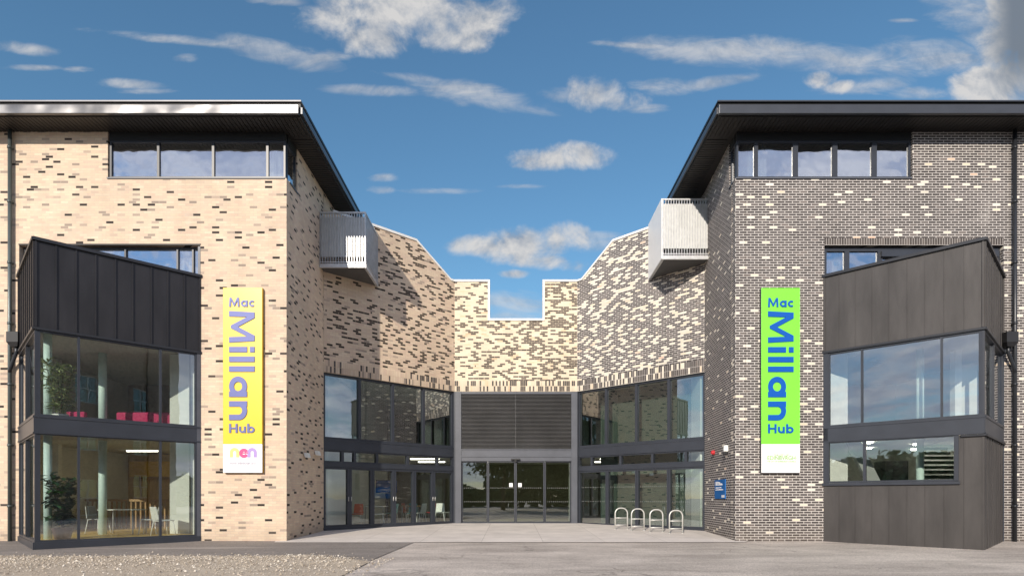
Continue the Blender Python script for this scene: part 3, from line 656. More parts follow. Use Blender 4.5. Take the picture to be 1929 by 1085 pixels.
# ================================================================== CENTRE BLOCK
BC = thing('entrance_block', 'recessed glazed entrance block, brick shading buff to dark under a notched parapet', 'building', (0, 28, 0))
ZC, ZP, ZN, ZH = 10.2, 11.36, 8.56, 5.56
uk = frLL.ux(784); ukb = frLL.ux(849); uk2b = frRR.ux(1096); uk2 = frRR.ux(1155)
wall(BC, 'recess_wall', frLL, 0, frLL.L, ZH, [(0, ZP), (uk, ZP), (ukb, ZC), (frLL.L, ZC)], BK['ll'])
wall(BC, 'recess_wall', frRR, 0, frRR.L, ZH, [(0, ZC), (uk2b, ZC), (uk2, ZP), (frRR.L, ZP)], BK['rr'])
n0, n1 = frC.ux(919), frC.ux(1026)
wall(BC, 'centre_wall', frC, 0, frC.L, ZH, ZC, BK['c'], [(n0, n1, ZN, ZC+1)])
for f, k in ((frLL, 'lls'), (frC, 'cs'), (frRR, 'rrs')): soldier(BC, f, 0, f.L, ZH+.005, ZH+.455, BK[k])
def coping(fr, pts):
    mb = MB(); h = .085
    for (u0, z0), (u1, z1) in zip(pts, pts[1:]):
        if abs(u0-u1) < 1e-6:
            s = .04; d = -1 if z1 < z0 else 1
            fr.box(mb, u0-(.085 if d > 0 else 0), u0+(0 if d > 0 else .085), -.035, .33, min(z0, z1)+h, max(z0, z1)+h)
        else:
            mb.hexa([fr.pt(u0,-.035,z0), fr.pt(u1,-.035,z1), fr.pt(u1,.33,z1), fr.pt(u0,.33,z0), fr.pt(u0,-.035,z0+h), fr.pt(u1,-.035,z1+h), fr.pt(u1,.33,z1+h), fr.pt(u0,.33,z0+h)])
    mb.build('coping', M['coping'], BC)
e = .002
coping(frLL, [(.35, ZP+e), (uk, ZP+e), (ukb, ZC+e), (frLL.L, ZC+e)])
coping(frRR, [(0, ZC+e), (uk2b, ZC+e), (uk2, ZP+e), (frRR.L-.35, ZP+e)])
coping(frC, [(0, ZC+2*e), (n0, ZC+2*e), (n0, ZN+2*e), (n1, ZN+2*e), (n1, ZC+2*e), (frC.L, ZC+2*e)])
mb = MB(); mb.prism([(-6.6, 21.3), (-2.3, 25.05), (2.6, 25.05), (6.8, 21.2), (6.8, 31.9), (-6.6, 31.9)], 7.9, 8.1); mb.build('flat_roof', M['roof'], BC)
# hall inside
hall = [(-6.9, 20.95), (-6.65, 20.95), (-2.4, 24.85), (2.7, 24.85), (6.8, 20.95), (12, 20.95), (12, 31.5), (-7.0, 31.5)]
hallp = [(-6.6, 21.12), (-2.36, 24.97), (2.70, 24.97), (6.80, 21.10), (6.85, 31.4), (-6.7, 31.4)]
mb = MB(); mb.prism(hallp, -.3, .0); mb.build('floor_slab', M['ifloor'], BC)
mb = MB(); mb.prism(hallp, 2.85, 3.15); mb.build('floor_slab', M['ceil'], BC)
mb = MB(); mb.prism(hallp, 5.60, 5.8); mb.build('ceiling', M['ceil'], BC)
for z0, z1 in ((0, 2.85), (3.15, 5.6)):
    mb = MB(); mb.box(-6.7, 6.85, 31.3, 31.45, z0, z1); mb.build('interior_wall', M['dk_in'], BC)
    mb = MB(); mb.box(-6.75, -6.68, 21.2, 31.3, z0, z1); mb.build('interior_wall', M['offw'], BC)
    mb = MB(); mb.box(6.83, 6.9, 21.2, 31.3, z0, z1); mb.build('interior_wall', M['offw'], BC)
    mb = MB(); mb.box(-2.62, -2.42, 25.1, 25.9, z0, z1); mb.build('pier', M['white'], BC)
    mb = MB(); mb.box(2.55, 2.75, 25.1, 26.2, z0, z1); mb.build('pier', M['offw'], BC)
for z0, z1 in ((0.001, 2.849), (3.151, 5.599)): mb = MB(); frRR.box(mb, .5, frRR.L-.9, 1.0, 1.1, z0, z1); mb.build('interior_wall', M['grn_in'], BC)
for x in (-4.6, -1.4, 1.2, 4.0):
    for y in (26.4, 28.6): strip(BC, x, x+1.3, y, y+.14, 2.85)
# recess glazing
def recess(fr, ucuts, mcuts, lcuts, left):
    a = 0.02; c = fr.L-.02
    window(BC, 'window', fr, a, c, 3.20, ZH-.002, ucuts, fw=.07, w0=.07, depth=.16, g=M['gl_rec'], cw=.055)
    mb = MB(); fr.box(mb, a, c, .035, .26, 2.80, 3.198); fr.box(mb, a, c, .02, .034, 3.15, 3.198); mb.build('spandrel_band', M['frame'], BC)
    window(BC, 'window', fr, a, c, 2.36, 2.798, mcuts, fw=.05, w0=.07, depth=.16, g=M['gl'] if left else M['gl'], cw=.05)
    mb = MB(); fr.box(mb, a, c, .04, .25, 2.20, 2.358); mb.build('transom', M['frame'], BC)
    ed = [a]+list(lcuts)+[c]
    for i, (p, q) in enumerate(zip(ed, ed[1:])):
        if left:
            d = window(BC, 'door', fr, p+.004, q-.004, .005, 2.198, [], fw=.085, w0=.07, depth=.14, g=M['gl'])
            mb = MB(); uu = q-.055 if i % 2 == 0 else p+.055
            mb.tube([fr.pt(uu,.035,.95), fr.pt(uu,.035,1.12)], .012, 8); mb.tube([fr.pt(uu,.035,1.0), fr.pt(uu,.075,1.0)], .01, 6); mb.build('handle', M['inox'], d)
        else:
            d = window(BC, 'window', fr, p+.004, q-.004, -.04, 2.198, [], fw=.07, w0=.07, depth=.14, g=M['gl_rec'])
            mb = MB()
            for z in (.92, 1.5):
                u = p+.14
                while u < q-.12: fr.box(mb, u, u+.02, .118, .122, z, z+.02); u += .085
            mb.build('manifestation_dots', M['greyp'], d)
    mb = MB(); fr.box(mb, a, c, .0, .25, -.30, .003 if left else -.042); mb.build('threshold', M['frame'], BC)
recess(frLL, [frLL.ux(x,.1) for x in (677, 740, 798)], [frLL.ux(x,.1) for x in (645, 668, 710, 768, 824)], [frLL.ux(x,.1) for x in (658, 701, 742, 780, 816)], True)
recess(frRR, [frRR.ux(x,.1) for x in (1142, 1199, 1260)], [frRR.ux(x,.1) for x in (1115, 1169, 1229, 1292)], [frRR.ux(x,.1) for x in (1144, 1200, 1260)], False)
# entrance screen
for s_, xa, fr_, uu in ((-1, frC.ux(858), frLL, frLL.L-.03), (1, frC.ux(1087), frRR, .03)):
    p = frC.pt(xa, -.02, 0); q = fr_.pt(uu, .0, 0); q2 = fr_.pt(uu, .28, 0); p2 = frC.pt(xa, .25, 0)
    poly = [(p[0], p[1]), (q[0], q[1]), (q2[0], q2[1]), (p2[0], p2[1])] if s_ > 0 else [(q[0], q[1]), (p[0], p[1]), (p2[0], p2[1]), (q2[0], q2[1])]
    mb = MB(); mb.prism(poly, -.2, ZH-.004); mb.build('corner_post', M['frame'], BC)
f = frC; ux = f.ux
for x0, x1 in ((858, 869), (1076, 1087)):
    mb = MB(); a, c = ux(x0), ux(x1)
    f.box(mb, a, c, -.06, -.045, -.1, ZH-.01); f.box(mb, (a+c)/2-.008, (a+c)/2+.008, -.0449, .10, -.1, ZH-.01); f.box(mb, a, c, .1001, .115, -.1, ZH-.01)
    for z in (5.3, 5.1, 3.3, 3.45, 2.7):
        for q in (.06, .18):
            f.box(mb, a+q-.012, a+q+.012, -.068, -.0601, z, z+.024)
    mb.build('steel_column', M['steel'], BC)
a, c = ux(869)+.002, ux(1076)-.002
mb = MB(); f.box(mb, a, c, -.055, -.035, 3.08, 3.13); f.box(mb, a, c, -.055, -.035, 2.80, 2.85); f.box(mb, a, c, -.034, .10, 2.80, 3.13); mb.build('steel_beam', M['steel'], BC)
mb = MB(); f.box(mb, a, c, -.03, .1, 5.46, ZH-.012); mb.build('steel_beam', M['steel'], BC)
mb = MB(); z = 3.16; f.box(mb, a, c, .10, .13, 3.131, 5.459)
while z < 5.42:
    mb.hexa([f.pt(a,-.015,z), f.pt(c,-.015,z), f.pt(c,.10,z+.03), f.pt(a,.10,z+.03), f.pt(a,-.015,z+.010), f.pt(c,-.015,z+.010), f.pt(c,.10,z+.044), f.pt(a,.10,z+.044)]); z += .0565
lo = mb.build('louvre_panel', plain('louvre_grey', (.12,.12,.122), .5, .1, .3, 1.0), BC)
for x in (971,):
    mb = MB(); q = ux(x); f.box(mb, q-.006, q+.006, -.012, .09, 3.14, 5.45); mb.build('louvre_stile', lo.data.materials[0], lo)
mb = MB(); f.box(mb, a, c, -.03, .12, 2.62, 2.798); mb.build('door_header', M['steel'], BC)
ed = [a, ux(919), ux(971), ux(1026), c]
for i, (p, q) in enumerate(zip(ed, ed[1:])):
    d = window(BC, 'sliding_door', f, p+.003, q-.003, .02, 2.618, [], fw=.055, w0=(.02 if i in (1, 2) else .06), depth=.05, g=M['gl_door'])
    mb = MB()
    w = .035 if i in (1, 2) else .078
    for z in (.90, 1.48):
        u = p+.12
        while u < q-.1: f.box(mb, u, u+.022, w, w+.004, z, z+.022); u += .085
    mb.build('manifestation_dots', M['greyp'], d)
    if i in (1, 2):
        mb = MB(); uc = q-.19 if i == 1 else p+.19; f.box(mb, uc-.075, uc+.075, w-.004, w, 1.53, 1.70); mb.build('door_sticker', M['wht'], d)
mb = MB(); f.box(mb, a, c, -.05, .15, -.2, .017); mb.build('threshold', M['steel'], BC)
mb = MB(); u = ux(971); f.box(mb, u-.19, u+.19, -.13, -.031, 2.665, 2.725); f.box(mb, u-.06, u+.06, -.1, -.032, 2.6, 2.664); mb.build('door_sensor', M['blk'], BC, bevel=.01)
# ================================================================== balconies
def balcony(B, xa, xb, fr, zb, zt, side):
    """triangular balcony in the corner: front face from return wall (xa) to outer corner (xb) at y=yb"""
    yb = 20.38
    k = (xb-fr.A.x)/fr.d.x; ybk = fr.A.y+fr.d.y*k      # where the side meets the recess wall
    tri = [(xa, yb), (xb, yb), (xb, ybk-.01), (xa, YR+.0)] if side > 0 else [(xb, yb), (xa, yb), (xa, YR), (xb, ybk-.01)]
    mb = MB(); mb.prism(tri, zb, zb+.10); bo = mb.build('balcony', M['undr'], B)
    ff = Fr((min(xa, xb), yb), (max(xa, xb), yb)); fs = Fr((xb, yb), (xb, ybk-.02)) if side > 0 else Fr((xb, ybk-.02), (xb, yb))
    for q, f in enumerate((ff, fs)):
        mb = MB(); e = .003*q
        for nm, a_, c_, z_a, z_b in (('floor_edge', -.02-e, .05, zb-.03-e, zb+.10), ('bottom_rail', -.02-e, .03, zb+.14, zb+.17), ('top_rail', -.02-e, .04, zt-.05, zt+e)):
            mb = MB(); f.box(mb, 0, f.L, a_, c_, z_a, z_b); mb.build(nm, M['galv'], bo)
        n = max(4, round(f.L/.093)); mb = MB()
        for i in range(n+1):
            u = .012+(f.L-.024)*i/n; f.box(mb, u-.011, u+.011, -.014, .028, zb+.1, zt-.052)
        mb.build('baluster_screen', M['galv'], bo)
        mb = MB(); f.box(mb, .03, f.L-.03, .034, .046, zb+.36, zt-.16)
        mb.build('infill_panel', M['galvw'], bo)
    return bo
def solid_side(bo, x0, y0, y1, zb, zt):
    mb = MB(); mb.box(x0-.05, x0-.026, y0, y1, zb-.02, zt); mb.build('side_panel', M['wpan'], bo)
bo1 = balcony(BL, LX, -5.12, frLL, 9.13, 11.04, 1)
bo2 = balcony(BR, 6.87, 5.26, frRR, 9.42, 11.50, -1)
k = (5.26-frRR.A.x)/frRR.d.x; solid_side(bo2, 5.26, 20.36, frRR.A.y+frRR.d.y*k-.03, 9.42, 11.50)
# ================================================================== signs
def arc(cx, cy, r, a0, a1, n=28): return [(cx+r*math.cos(R(a0+(a1-a0)*i/n)), cy+r*math.sin(R(a0+(a1-a0)*i/n))) for i in range(n+1)]
def glyph(ch):
    """list of (polyline, width) strokes or polygons, x-height 1, ascender 1.45; returns width"""
    w = .27; h = w/2; S = []
    if ch == 'M':
        return [('p', [(0,0),(w,0),(w+.03,1.0),(.72,.1),(.86,.1),(1.27,1.0),(1.30,0),(1.57,0),(1.50,1.42),(1.22,1.42),(.79,.50),(.35,1.42),(.07,1.42)])], 1.57
    if ch == 'H': return [('s', [(h,0),(h,1.42)], w), ('s', [(1.03,0),(1.03,1.42)], w), ('s', [(w,.72),(1.17-w,.72)], w*.95)], 1.17
    if ch == 'i': return [('s', [(h,0),(h,1.0)], w), ('s', [(h,1.16),(h,1.42)], w)], w
    if ch == 'l': return [('s', [(h,0),(h,1.42)], w)], w
    if ch == 'a': return [('s', arc(.52,.5,.5-h,0,360), w), ('s', [(1.04-h,0),(1.04-h,1.0)], w)], 1.04
    if ch == 'b': return [('s', arc(.52,.5,.5-h,0,360), w), ('s', [(h,0),(h,1.42)], w)], 1.02
    if ch == 'c': return [('s', arc(.5,.5,.5-h,48,312), w)], .86
    if ch == 'n': return [('s', [(h,0),(h,1.0)], w), ('s', [(h,.53)]+arc(.47,.53,.47-h,180,0)+[(.94-h,0)], w)], .94
    if ch == 'u': return [('s', [(.94-h,0),(.94-h,1.0)], w), ('s', [(h,1.0)]+arc(.47,.47,.47-h,180,360)+[(.94-h,.6)], w)], .94
def stroke_quads(pts, w):
    out = []; P_ = [Vector(p) for p in pts]; closed = (P_[0]-P_[-1]).length < 1e-6; N = []
    for i in range(len(P_)):
        a = P_[i-1] if i > 0 else (P_[-2] if closed else P_[0]); c = P_[i+1] if i < len(P_)-1 else (P_[1] if closed else P_[-1])
        d = (c-a).normalized(); N.append(Vector((-d.y, d.x))*w/2)
    for i in range(len(P_)-1): out.append([P_[i]-N[i], P_[i+1]-N[i+1], P_[i+1]+N[i+1], P_[i]+N[i]])
    return out
def word(txt, total, height, gap=.20):
    """polygons of the word scaled to total length and cap height; origin at baseline left"""
    x = 0; res = []
    for ch in txt:
        g, w = glyph(ch)
        for k, s in enumerate(g):
            ps = [[Vector(p) for p in s[1]]] if s[0] == 'p' else stroke_quads(s[1], s[2])
            res.append((k, [[(q.x+x, q.y) for q in pl] for pl in ps]))
        x += w+gap
    sx = total/(x-gap); sy = height/1.42
    return [(k, [[(a*sx, c*sy) for a, c in pl] for pl in pls]) for k, pls in res]
def put_word(mb, res, mapf, y, t):
    """mapf(a,c)->(x,z); extruded toward the viewer from plane y"""
    for j, (k, pls) in enumerate(res):
        yy = y-t-.0012*k
        for pl in pls:
            f = [mb.bm.verts.new((mapf(a,c)[0], yy, mapf(a,c)[1])) for a, c in pl]; bk = [mb.bm.verts.new((mapf(a,c)[0], y-.0005, mapf(a,c)[1])) for a, c in pl]
            ar = sum(f[i].co.x*f[(i+1) % len(f)].co.z-f[(i+1) % len(f)].co.x*f[i].co.z for i in range(len(f)))
            if ar < 0: f.reverse(); bk.reverse()
            mb.bm.faces.new(f)
            for i in range(len(f)): j2 = (i+1) % len(f); mb.bm.faces.new((f[j2], f[i], bk[i], bk[j2]))
def text_mesh(name, s, size, cx, cz, y, m, parent, bold=0.0, sx=1.0):
    cu = bpy.data.curves.new('t', 'FONT'); cu.body = s; cu.size = size; cu.align_x = 'CENTER'; cu.align_y = 'CENTER'; cu.offset = bold; cu.extrude = .003
    o = bpy.data.objects.new('t', cu); link(o); dg = bpy.context.evaluated_depsgraph_get(); me = bpy.data.meshes.new_from_object(o.evaluated_get(dg))
    bpy.data.objects.remove(o); me.materials.clear(); me.materials.append(m)
    off = Vector(parent.location)
    for v in me.vertices: v.co = Vector((cx+v.co.x*sx, y-v.co.z, cz+v.co.y))-off
    me.name = name; ob = link(bpy.data.objects.new(name, me)); ob.parent = parent; return ob
def banner(x0, x1, y0, y1, ysp, label, face, letter, logo):
    X0, X1 = (x0-CX)*YF/F, (x1-CX)*YF/F; yb = YF-.12
    s = yb/F; X0 = (x0-CX)*s; X1 = (x1-CX)*s; zt = zy(y0, yb); zb = zy(y1, yb); zs = zy(ysp, yb)
    t = thing('hub_sign', label, 'sign', ((X0+X1)/2, YF, zb))
    mb = MB(); mb.box(X0, X1, yb+.03, YF-.004, zb, zt); mb.build('sign_box', M['frame'] if logo == 2 else plain('mustard_sign_edge', (.45,.26,.02), .5), t)
    mb = MB(); mb.box(X0, X1, yb, yb+.029, zs+.001, zt); mb.build('colour_panel', face, t, bevel=.006)
    mb = MB(); mb.box(X0, X1, yb, yb+.029, zb, zs-.001); mb.build('logo_panel', M['wht'], t, bevel=.006)
    def px(x): return (x+x0-CX)*s            # x offset in photo px from sign's left edge
    def pz(y): return zy(y0+y, yb)
    T = .022
    mb = MB(); res = word('Mac', 48*s, 17*s); put_word(mb, res, lambda a, c: (px(12)+a, pz(36)+c), yb, T); mb.build('lettering', letter, t, recalc=False)
    mb = MB(); res = word('Millan', 205*s, 48*s, .215); put_word(mb, res, lambda a, c: (px(12)+c, pz(44)-a), yb, T); mb.build('lettering', letter, t, recalc=False)
    mb = MB(); res = word('Hub', 48*s, 17*s); put_word(mb, res, lambda a, c: (px(12)+a, pz(273)+c), yb, T); mb.build('lettering', letter, t, recalc=False)
    cx = px(37.5)
    if logo == 1:
        for k, (cxx, c, n) in enumerate(((22, (.80,.64,.22), 0), (39.5, (.75,.07,.24), 1), (55, (.40,.28,.62), 0))):
            mm = plain('logo_colour', c, .5, 0, .02)
            r = 8.3*s; w = 6.0*s; xx = px(cxx); zz_ = pz(308)-9*s; mb = MB()
            arcp = arc(0, 0, r-w/2+.01, 180, 0, 16)
            pts = [(-(r-w/2+.01), -9*s)]+arcp+[((r-w/2+.01), -9*s)] if n == 0 else arc(0, -1.2*s, r+.6*s-w/2, 25, 335, 24)
            put_word(mb, [(k, [[(p.x, p.y) for p in q] for q in stroke_quads(pts, w)])], lambda a, c: (xx+a, zz_+c+7*s), yb, .006)
            if n: put_word(mb, [(k, [[(p.x, p.y) for p in q] for q in stroke_quads([(-r*.6, -.6*s), (r*1.0, -.6*s)], 2.2*s)])], lambda a, c: (xx+a, zz_+c+7*s), yb, .009)
            mb.build('logo_mark', mm, t, recalc=False)
        text_mesh('small_text', 'north edinburgh arts', .115, cx, pz(330), yb-.003, plain('grey_violet_print', (.35,.33,.45), .6), t, sx=.80)
    else:
        g = plain('green_print', (.22,.48,.08), .6)
        text_mesh('small_text', 'THE CITY OF', .075, cx, pz(314.5), yb-.003, g, t)
        text_mesh('small_text', '\u00b7EDINBVRGH\u00b7', .165, cx, pz(320), yb-.003, g, t, bold=.001, sx=.93)
        text_mesh('small_text', 'THE CITY OF EDINBURGH COUNCIL', .065, cx, pz(326.5), yb-.003, g, t, sx=.8)
    return t
banner(420, 494, 542, 890, 836, 'tall yellow sign reading Mac Millan Hub in lilac letters on the buff brick wall', M['yel'], M['lil'], 1)
banner(1434.5, 1507, 542.5, 890, 836, 'tall lime green sign reading Mac Millan Hub in blue letters on the dark brick wall', M['grn'], M['blu'], 2)
# fittings on the return walls
def on(fr, x, y):
    u = fr.ux(x, -.05); p = fr.pt(u, 0, 0); return u, zy(y, p[1])
u0, za = on(frRT, 1345, 903); u1, zb_ = on(frRT, 1364.5, 938)
u0, u1 = min(u0, u1), max(u0, u1); zt_, zb_ = zy(904, frRT.pt(u0,0,0)[1]), zy(939, frRT.pt((u0+u1)/2,0,0)[1])
t = thing('wall_sign', 'small blue information sign with white print on the dark brick return wall', 'sign', frRT.pt((u0+u1)/2, 0, zb_))
mb = MB(); frRT.box(mb, u0, u1, -.03, -.002, zb_, zt_); mb.build('sign_panel', M['bsign'], t, bevel=.004)
mb = MB(); H = zt_-zb_; Wd = u1-u0; rr = random.Random(5)
for (fz, frac, hh) in ((.84, .42, .045), (.74, .62, .045), (.58, .55, .028), (.47, .72, .028)):
    u = u0+Wd*.10
    while u < u0+Wd*(.10+frac): d = rr.uniform(.03, .06); frRT.box(mb, u, u+d, -.034, -.0305, zb_+H*fz-hh/2, zb_+H*fz+hh*(.5 if rr.random() < .6 else .9)); u += d+.016
mb.build('small_text', M['wht'], t)
mb = MB(); frRT.box(mb, u1-Wd*.32, u1-.06, -.034, -.0305, zb_+.04, zb_+.12); mb.build('emblem', M['wht'], t)
def dome(name, label, cat, fr, x, y, mtop, mbody, sz):
    u, z = on(fr, x, y); t = thing(name, label, cat, fr.pt(u, 0, z))
    mb = MB(); a = fr.pt(u, -.001, z); c = fr.pt(u, -.05, z); mb.tube([a, c], sz*.9, 16); mb.build('base_plate', mbody, t)
    mb = MB(); p0 = Vector(c); d = (Vector(c)-Vector(a)).normalized()
    mb.tube([p0, p0+d*.03, p0+d*.06, p0+d*.075], [sz*.9, sz*.85, sz*.55, sz*.1], 16); mb.build('lens', mtop, t); return t
dome('alarm_sounder', 'round red alarm sounder on the dark brick return wall', 'alarm', frRT, 1343, 852, M['red'], M['red'], .085)
u, z = on(frRT, 1368, 848)
t = thing('wall_camera', 'white boxy security camera beside the red alarm on the dark brick', 'camera', frRT.pt(u, 0, z))
mb = MB(); frRT.box(mb, u-.07, u+.07, -.13, -.002, z-.04, z+.16); mb.build('housing', M['white'], t, bevel=.02)
mb = MB(); frRT.box(mb, u-.055, u+.055, -.15, -.01, z-.13, z-.041); mb.build('lens_hood', M['blk'], t, bevel=.02)
for x, y, lab in ((576, 857, 'white box floodlight on the buff return wall, nearer the wall corner'), (596, 853, 'white box floodlight on the buff return wall, nearer the doors')):
    u, z = on(frLR, x, y); t = thing('wall_light', lab, 'light', frLR.pt(u, 0, z))
    mb = MB(); p = [frLR.pt(u+a, w, z+zz_) for zz_, w in ((-.08, -.06), (.07, -.02)) for a, w in ((-.12, w-.12), (.12, w-.12), (.12, w), (-.12, w))]
    mb.hexa(p); mb.build('housing', M['white'], t, bevel=.01)
    mb = MB(); frLR.box(mb, u-.04, u+.04, -.05, -.001, z-.03, z+.03); mb.build('bracket', M['greyp'], t)
# green notice board inside the right glazing
# ================================================================== cycle stands
def stand(x, y, ang, label):
    t = thing('cycle_stand', label, 'cycle stand', (x, y, gz(y)), 'steel cycle stands in front of the entrance glass')
    c, s = math.cos(ang), math.sin(ang); hw = .235; h = .78; r = .20
    def P3(u, z): return (x+c*u, y+s*u, gz(y)+.005+z)
    pts = [P3(-hw,0), P3(-hw,h-r)]+[P3(-hw+r-r*math.cos(R(a)), h-r+r*math.sin(R(a))) for a in range(15, 91, 15)]+[P3(hw-r+r*math.sin(R(a)), h-r+r*math.cos(R(a))) for a in range(0, 91, 15)]+[P3(hw,0)]
    mb = MB(); mb.tube(pts, .023, 10); mb.build('hoop', M['inox'], t)
    for z in (.42, .16): mb = MB(); mb.tube([P3(-hw,z), P3(hw,z)], .018, 8); mb.build('cross_bar', M['inox'], t)
    for u in (-hw, hw): mb = MB(); mb.tube([P3(u,0), P3(u,.012)], .06, 12); mb.build('foot_plate', M['inox'], t)
labs = ['leftmost steel cycle stand, nearest the entrance doors', 'second steel cycle stand from the entrance doors', 'third steel cycle stand from the entrance doors', 'rightmost steel cycle stand, nearest the dark brick corner']
for i, (xc, yb_) in enumerate(((1170.5, 992), (1201.5, 995), (1236.5, 998), (1273.5, 1000))):
    Y = 20.95-.22*i if i else 21.0
    Y = [21.55, 20.95, 20.35, 19.85][i]
    stand((xc-CX)*Y/F, Y, R(8), labs[i])
# ================================================================== furniture seen through the glass
def chair(x, y, z, rot, m, label, group):
    t = thing('cafe_chair', label, 'chair', (x, y, z), group); c, s = math.cos(rot), math.sin(rot)
    def Q(a, b_, h): return (x+c*a-s*b_, y+s*a+c*b_, z+h)
    mb = MB(); mb.hexa([Q(-.22,-.22,.43), Q(.22,-.22,.43), Q(.20,.22,.41), Q(-.20,.22,.41), Q(-.22,-.22,.46), Q(.22,-.22,.46), Q(.20,.22,.44), Q(-.20,.22,.44)]); mb.build('seat', m, t, bevel=.015)
    mb = MB(); mb.hexa([Q(-.20,.20,.46), Q(.20,.20,.46), Q(.20,.23,.46), Q(-.20,.23,.46), Q(-.17,.28,.84), Q(.17,.28,.84), Q(.17,.31,.84), Q(-.17,.31,.84)]); mb.build('backrest', m, t, bevel=.012)
    for a, b_ in ((-1,-1),(1,-1),(1,1),(-1,1)):
        mb = MB(); mb.tube([Q(a*.18,b_*.18,.43), Q(a*.23,b_*.24,0)], .013, 7); mb.build('leg', M['white'], t)
def table(x, y, z, L_, D, h, label, group, m=None):
    t = thing('cafe_table', label, 'table', (x, y, z), group)
    mb = MB(); mb.box(x-L_/2, x+L_/2, y-D/2, y+D/2, z+h-.03, z+h); mb.build('table_top', m or M['white'], t, bevel=.008)
    for a in (-1, 1):
        for b_ in (-1, 1): mb = MB(); mb.tube([(x+a*(L_/2-.06), y+b_*(D/2-.06), z+h-.03), (x+a*(L_/2-.03), y+b_*(D/2-.03), z)], .018, 8); mb.build('leg', M['greyp'], t)
G1 = 'cafe furniture behind the corner bay glass'
table(-12.0, 18.0, -.02, 1.1, .7, .75, 'white topped cafe table behind the lower bay glass', G1)
chair(-11.1, 17.9, -.02, -1.3, M['white'], 'white cafe chair right of the bay table', G1)
chair(-12.9, 18.2, -.02, 1.4, M['greyp'], 'grey cafe chair left of the bay table, behind the column', G1)
chair(-10.3, 17.25, -.02, 2.6, M['white'], 'white cafe chair in the sun by the right end of the lower bay glass', G1)
G2 = 'cafe furniture behind the folding doors'
spec = [(-6.0,22.6,'orange','orange chair behind the leftmost folding door'), (-5.3,22.9,'white','white chair behind the leftmost folding door'), (-5.0,24.0,'teal','teal chair behind the second folding door'),
        (-4.2,24.6,'teal','teal chair behind the third folding door'), (-4.5,25.6,'orange','orange chair deep behind the third folding door'), (-3.6,25.6,'red','red chair behind the fourth folding door'), (-3.1,25.0,'white','white chair behind the fifth folding door'), (-2.85,25.7,'white','white chair behind the rightmost folding door'), (-3.9,24.4,'greyp','grey chair behind the fourth folding door')]
for i, (x, y, k, lab) in enumerate(spec): chair(x, y, 0, (i*2.1) % 6.28, M[k], lab, G2)
table(-5.5, 23.7, 0, .8, .8, .74, 'square cafe table behind the second folding door', G2)
table(-4.3, 25.1, 0, .8, .8, .74, 'square cafe table behind the fourth folding door', G2, M['wood'])
t = thing('wall_screen', 'bright blue wall screen seen through the third folding door', 'screen', (-5.2, 27.0, 1.2))
mb = MB(); mb.box(-6.3, -5.3, 27.0, 27.06, 1.3, 1.9); mb.build('screen_casing', M['blk'], t)
mb = MB(); mb.box(-6.27, -5.33, 26.99, 26.999, 1.33, 1.87); mb.build('screen_face', M['navy'], t)
mb = MB(); mb.box(-5.85, -5.75, 27.0, 27.1, 0, 1.299); mb.build('stand', M['blk'], t)
# sofa
t = thing('sofa', 'low magenta sofa behind the upper bay glass', 'sofa', (-11.3, 18.3, 2.95))
mb = MB(); mb.box(-12.5, -10.6, 17.9, 18.5, 3.07, 3.36); mb.build('seat', M['pink'], t, bevel=.05)
mb = MB(); mb.box(-12.5, -10.6, 18.42, 18.65, 3.30, 3.78); mb.build('backrest', M['pink'], t, bevel=.05)
for x in (-12.45, -10.75): mb = MB(); mb.box(x, x+.1, 18.0, 18.4, 2.95, 3.07); mb.build('leg', M['blk'], t)
t = thing('armchair', 'magenta armchair beside the white plant pot behind the upper bay glass', 'chair', (-12.95, 17.2, 2.95))
mb = MB(); mb.box(-13.3, -12.75, 17.0, 17.5, 3.05, 3.3); mb.build('seat', M['pink'], t, bevel=.04)
mb = MB(); mb.box(-13.3, -12.75, 17.4, 17.55, 3.25, 3.65); mb.build('backrest', M['pink'], t, bevel=.04)
mb = MB(); mb.box(-13.25, -12.8, 17.05, 17.45, 2.95, 3.05); mb.build('base', M['blk'], t)
# pot plants
def plant(x, y, z, label, potm, pr, ph, H, spread, leafm, nl, ls, long):
    t = thing('pot_plant', label, 'plant', (x, y, z)); rnd = random.Random(int(H*100))
    mb = MB(); mb.tube([(x,y,z),(x,y,z+ph*.9),(x,y,z+ph)], [pr*.72, pr, pr*1.06], 20); mb.build('pot', potm, t)
    mb = MB(); tips = []
    for i in range(5):
        a = rnd.uniform(0, 6.28); p = Vector((x, y, z+ph-.02)); pts = [p.copy()]
        for k in range(5): p = p+Vector((math.cos(a)*spread*.13+rnd.uniform(-.04,.04), math.sin(a)*spread*.13+rnd.uniform(-.04,.04), (H-ph)/5.5*rnd.uniform(.7,1.1))); pts.append(p.copy())
        mb.tube(pts, [.016,.014,.012,.01,.008,.005], 6); tips += pts[1:]
    mb.build('stem', M['bark'], t)
    mb = MB()
    for i in range(nl):
        c = rnd.choice(tips); th = rnd.uniform(0, 6.28); el = rnd.uniform(-.5, .9); d = Vector((math.cos(th)*math.cos(el), math.sin(th)*math.cos(el), math.sin(el)))
        b0 = c+Vector((rnd.gauss(0,.07),rnd.gauss(0,.07),rnd.gauss(0,.07)))*spread*2; l = ls*rnd.uniform(.7,1.3); w = l*(.14 if long else .33)
        sd_ = d.cross(Vector((0,0,1))).normalized()*w; dr = Vector((0,0,-l*.18))
        v = [mb.bm.verts.new(q) for q in (b0, b0+d*l*.45+sd_, b0+d*l+dr, b0+d*l*.45-sd_)]; mb.bm.faces.new(v)
    mb.build('foliage', leafm, t, recalc=False)
plant(-12.02, 15.62, -.02, 'dark leafy plant in a brown pot behind the lower bay glass', M['terra'], .24, .3, 1.75, .62, M['leafd'], 460, .23, False)
plant(-12.1, 15.65, 2.95, 'tall spiky plant in a cream pot behind the upper bay glass', M['white'], .18, .36, 1.85, .42, M['leafl'], 420, .26, True)
